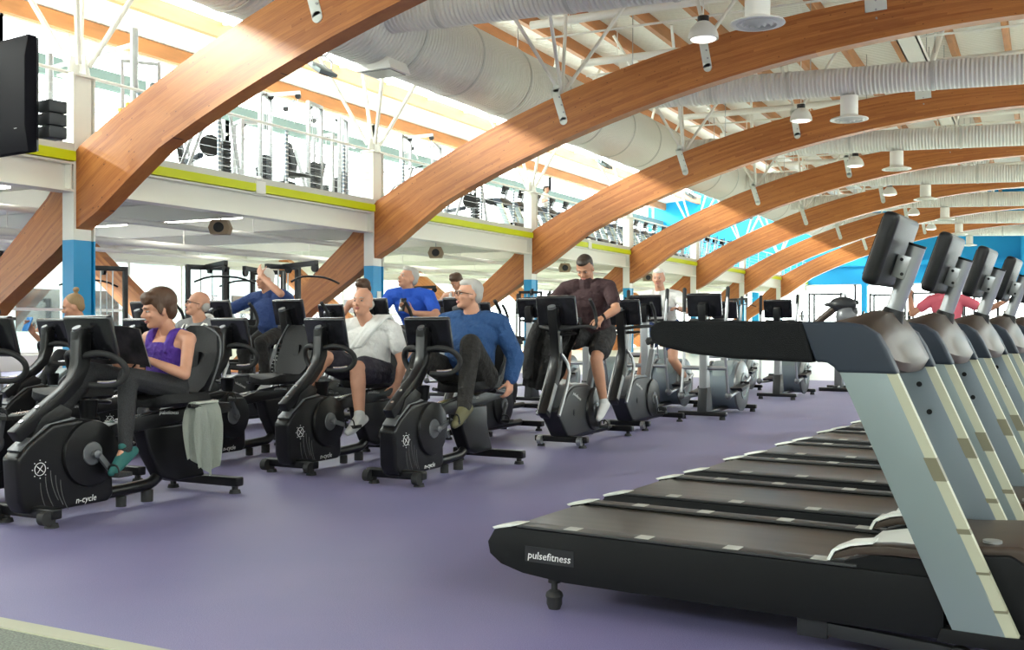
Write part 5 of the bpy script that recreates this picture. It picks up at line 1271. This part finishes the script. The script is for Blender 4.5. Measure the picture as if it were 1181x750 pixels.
# --- dark-haired man in white vest
person('dark-haired man in a white vest looking down, behind the man in the blue sweatshirt', (-7.75, 13.4, 0), FWD,
    dict(hipL=(-.10, .10, 1.10), hipR=(-.10, -.10, 1.10), shL=(.02, .19, 1.50), shR=(.06, -.19, 1.50), head=(.10, .02, 1.70), elL=(.14, .30, 1.26), wrL=(.34, .24, 1.28), elR=(.2, -.3, 1.28), wrR=(.40, -.24, 1.30),
         knL=(.06, .14, .72), anL=(-.1, .25, .40), toeL=(.06, .25, .37), knR=(.10, -.14, .74), anR=(.0, -.25, .42), toeR=(.15, -.25, .38)),
    top='whitecloth', tank=True, bottom='darkcloth', leg=.7, hair='brownhair', style='tousled', build=1.0, look=(.75, -.35, -.55), vox=.011)
# --- man in white top on the cross trainer
person('pale-haired man in a white top with grey sleeves striding on a cross trainer', (-4.30, 12.38, 0), FWD,
    dict(hipL=(-.28, .10, 1.06), hipR=(-.28, -.10, 1.06), shL=(-.16, .21, 1.43), shR=(-.10, -.21, 1.43), head=(-.04, 0, 1.66), elL=(-.12, .36, 1.24), wrL=(.12, .30, 1.27), elR=(-.02, -.34, 1.24), wrR=(.20, -.30, 1.24),
         knL=(-.12, .16, .64), anL=(-.34, .25, .40), toeL=(-.20, .25, .34), knR=(.06, -.14, .72), anR=(-.02, -.25, .40), toeR=(.12, -.25, .34)),
    top='whitecloth', sleeve=.7, bottom='navycloth', leg=.55, hair='whitehair', style='crop', build=1.08, look=(.95, .1, -.1), vox=.011)
# --- girl with bun
person('girl with a fair hair bun looking down at the phone in her hand', (-7.82, 6.60, 0), FWD,
    dict(hipL=(-.36, .09, .70), hipR=(-.36, -.09, .70), shL=(-.20, .02, 1.05), shR=(-.20, -.32, 1.05), head=(-.12, -.19, 1.245), elL=(-.08, -.02, .88), wrL=(.08, -.22, 1.0), elR=(-.06, -.44, .86), wrR=(.10, -.46, 1.0),
         knL=(.02, .12, .78), anL=(.14, .18, .38), toeL=(.28, .18, .33), knR=(.08, -.12, .8), anR=(.30, -.2, .44), toeR=(.44, -.2, .4)),
    top='darkcloth', tank=True, bottom='legging', leg=2.0, hair='fairhair', style='bun', build=.84, look=(.75, -.55, -.25), vox=.009, hs=.95,
    hands=dict(R=dict(d=(.3, -.1, .8), n=(1, .4, .0), t=(0, 1, .3), curl=.4), L=dict(d=(.6, -.2, .2), n=(.2, -.6, -.3), t=(0, 0, 1), curl=.4)))
t = thing('phone', 'bright blue phone in the hand of the girl with the hair bun', 'phone', (-7.82, 6.60, 0), FWD)
g = G(); g.box((.15, -.46, 1.08), (.012, .075, .14), Euler((0, R(-25), 0))); g.done('case', 'phone', t, bevel=.006)
g = G(); g.box((.141, -.46, 1.08), (.002, .065, .125), Euler((0, R(-25), 0))); g.done('display', 'screen', t)
# --- person in pink beyond the treadmills, legs and face hidden behind the consoles
person('person in a pink top standing with arms spread beyond the treadmill consoles', (-1.02, 13.2, 0), FWD,
    dict(hipL=(0, .09, .93), hipR=(0, -.09, .93), shL=(.0, .18, 1.36), shR=(.0, -.18, 1.36), head=(.02, 0, 1.57), elL=(.05, .42, 1.24), wrL=(.1, .62, 1.34), elR=(.05, -.38, 1.2), wrR=(.1, -.40, 1.42),
         knL=(.02, .11, .50), anL=(-.02, .12, .085), toeL=(.12, .12, .075), knR=(.02, -.11, .50), anR=(-.02, -.12, .085), toeR=(.12, -.12, .075)),
    top='pinkcloth', sleeve=.5, bottom='legging', leg=2.0, hair='darkhair', style='short', build=.95, look=(1, 0, 0), vox=.011, skin='skin2')
# --- runner on the gallery
person('small distant person in white on the gallery behind the fourth column', (-14.4, 30.44, MEZ + .315), 0,
    dict(hipL=(0, .09, .93), hipR=(0, -.09, .93), shL=(.03, .18, 1.36), shR=(.03, -.18, 1.36), head=(.06, 0, 1.57), elL=(.0, .3, 1.14), wrL=(.2, .24, 1.16), elR=(.05, -.3, 1.14), wrR=(.25, -.24, 1.2),
         knL=(.14, .11, .54), anL=(-.02, .12, .13), toeL=(.12, .12, .10), knR=(.02, -.11, .50), anR=(-.02, -.12, .085), toeR=(.12, -.12, .075)),
    top='whitecloth', sleeve=.5, bottom='darkcloth', leg=.7, hair='darkhair', style='short', look=(1, 0, 0), vox=.012)
for o in list(bpy.data.meshes):
    if o.users == 0: bpy.data.meshes.remove(o)
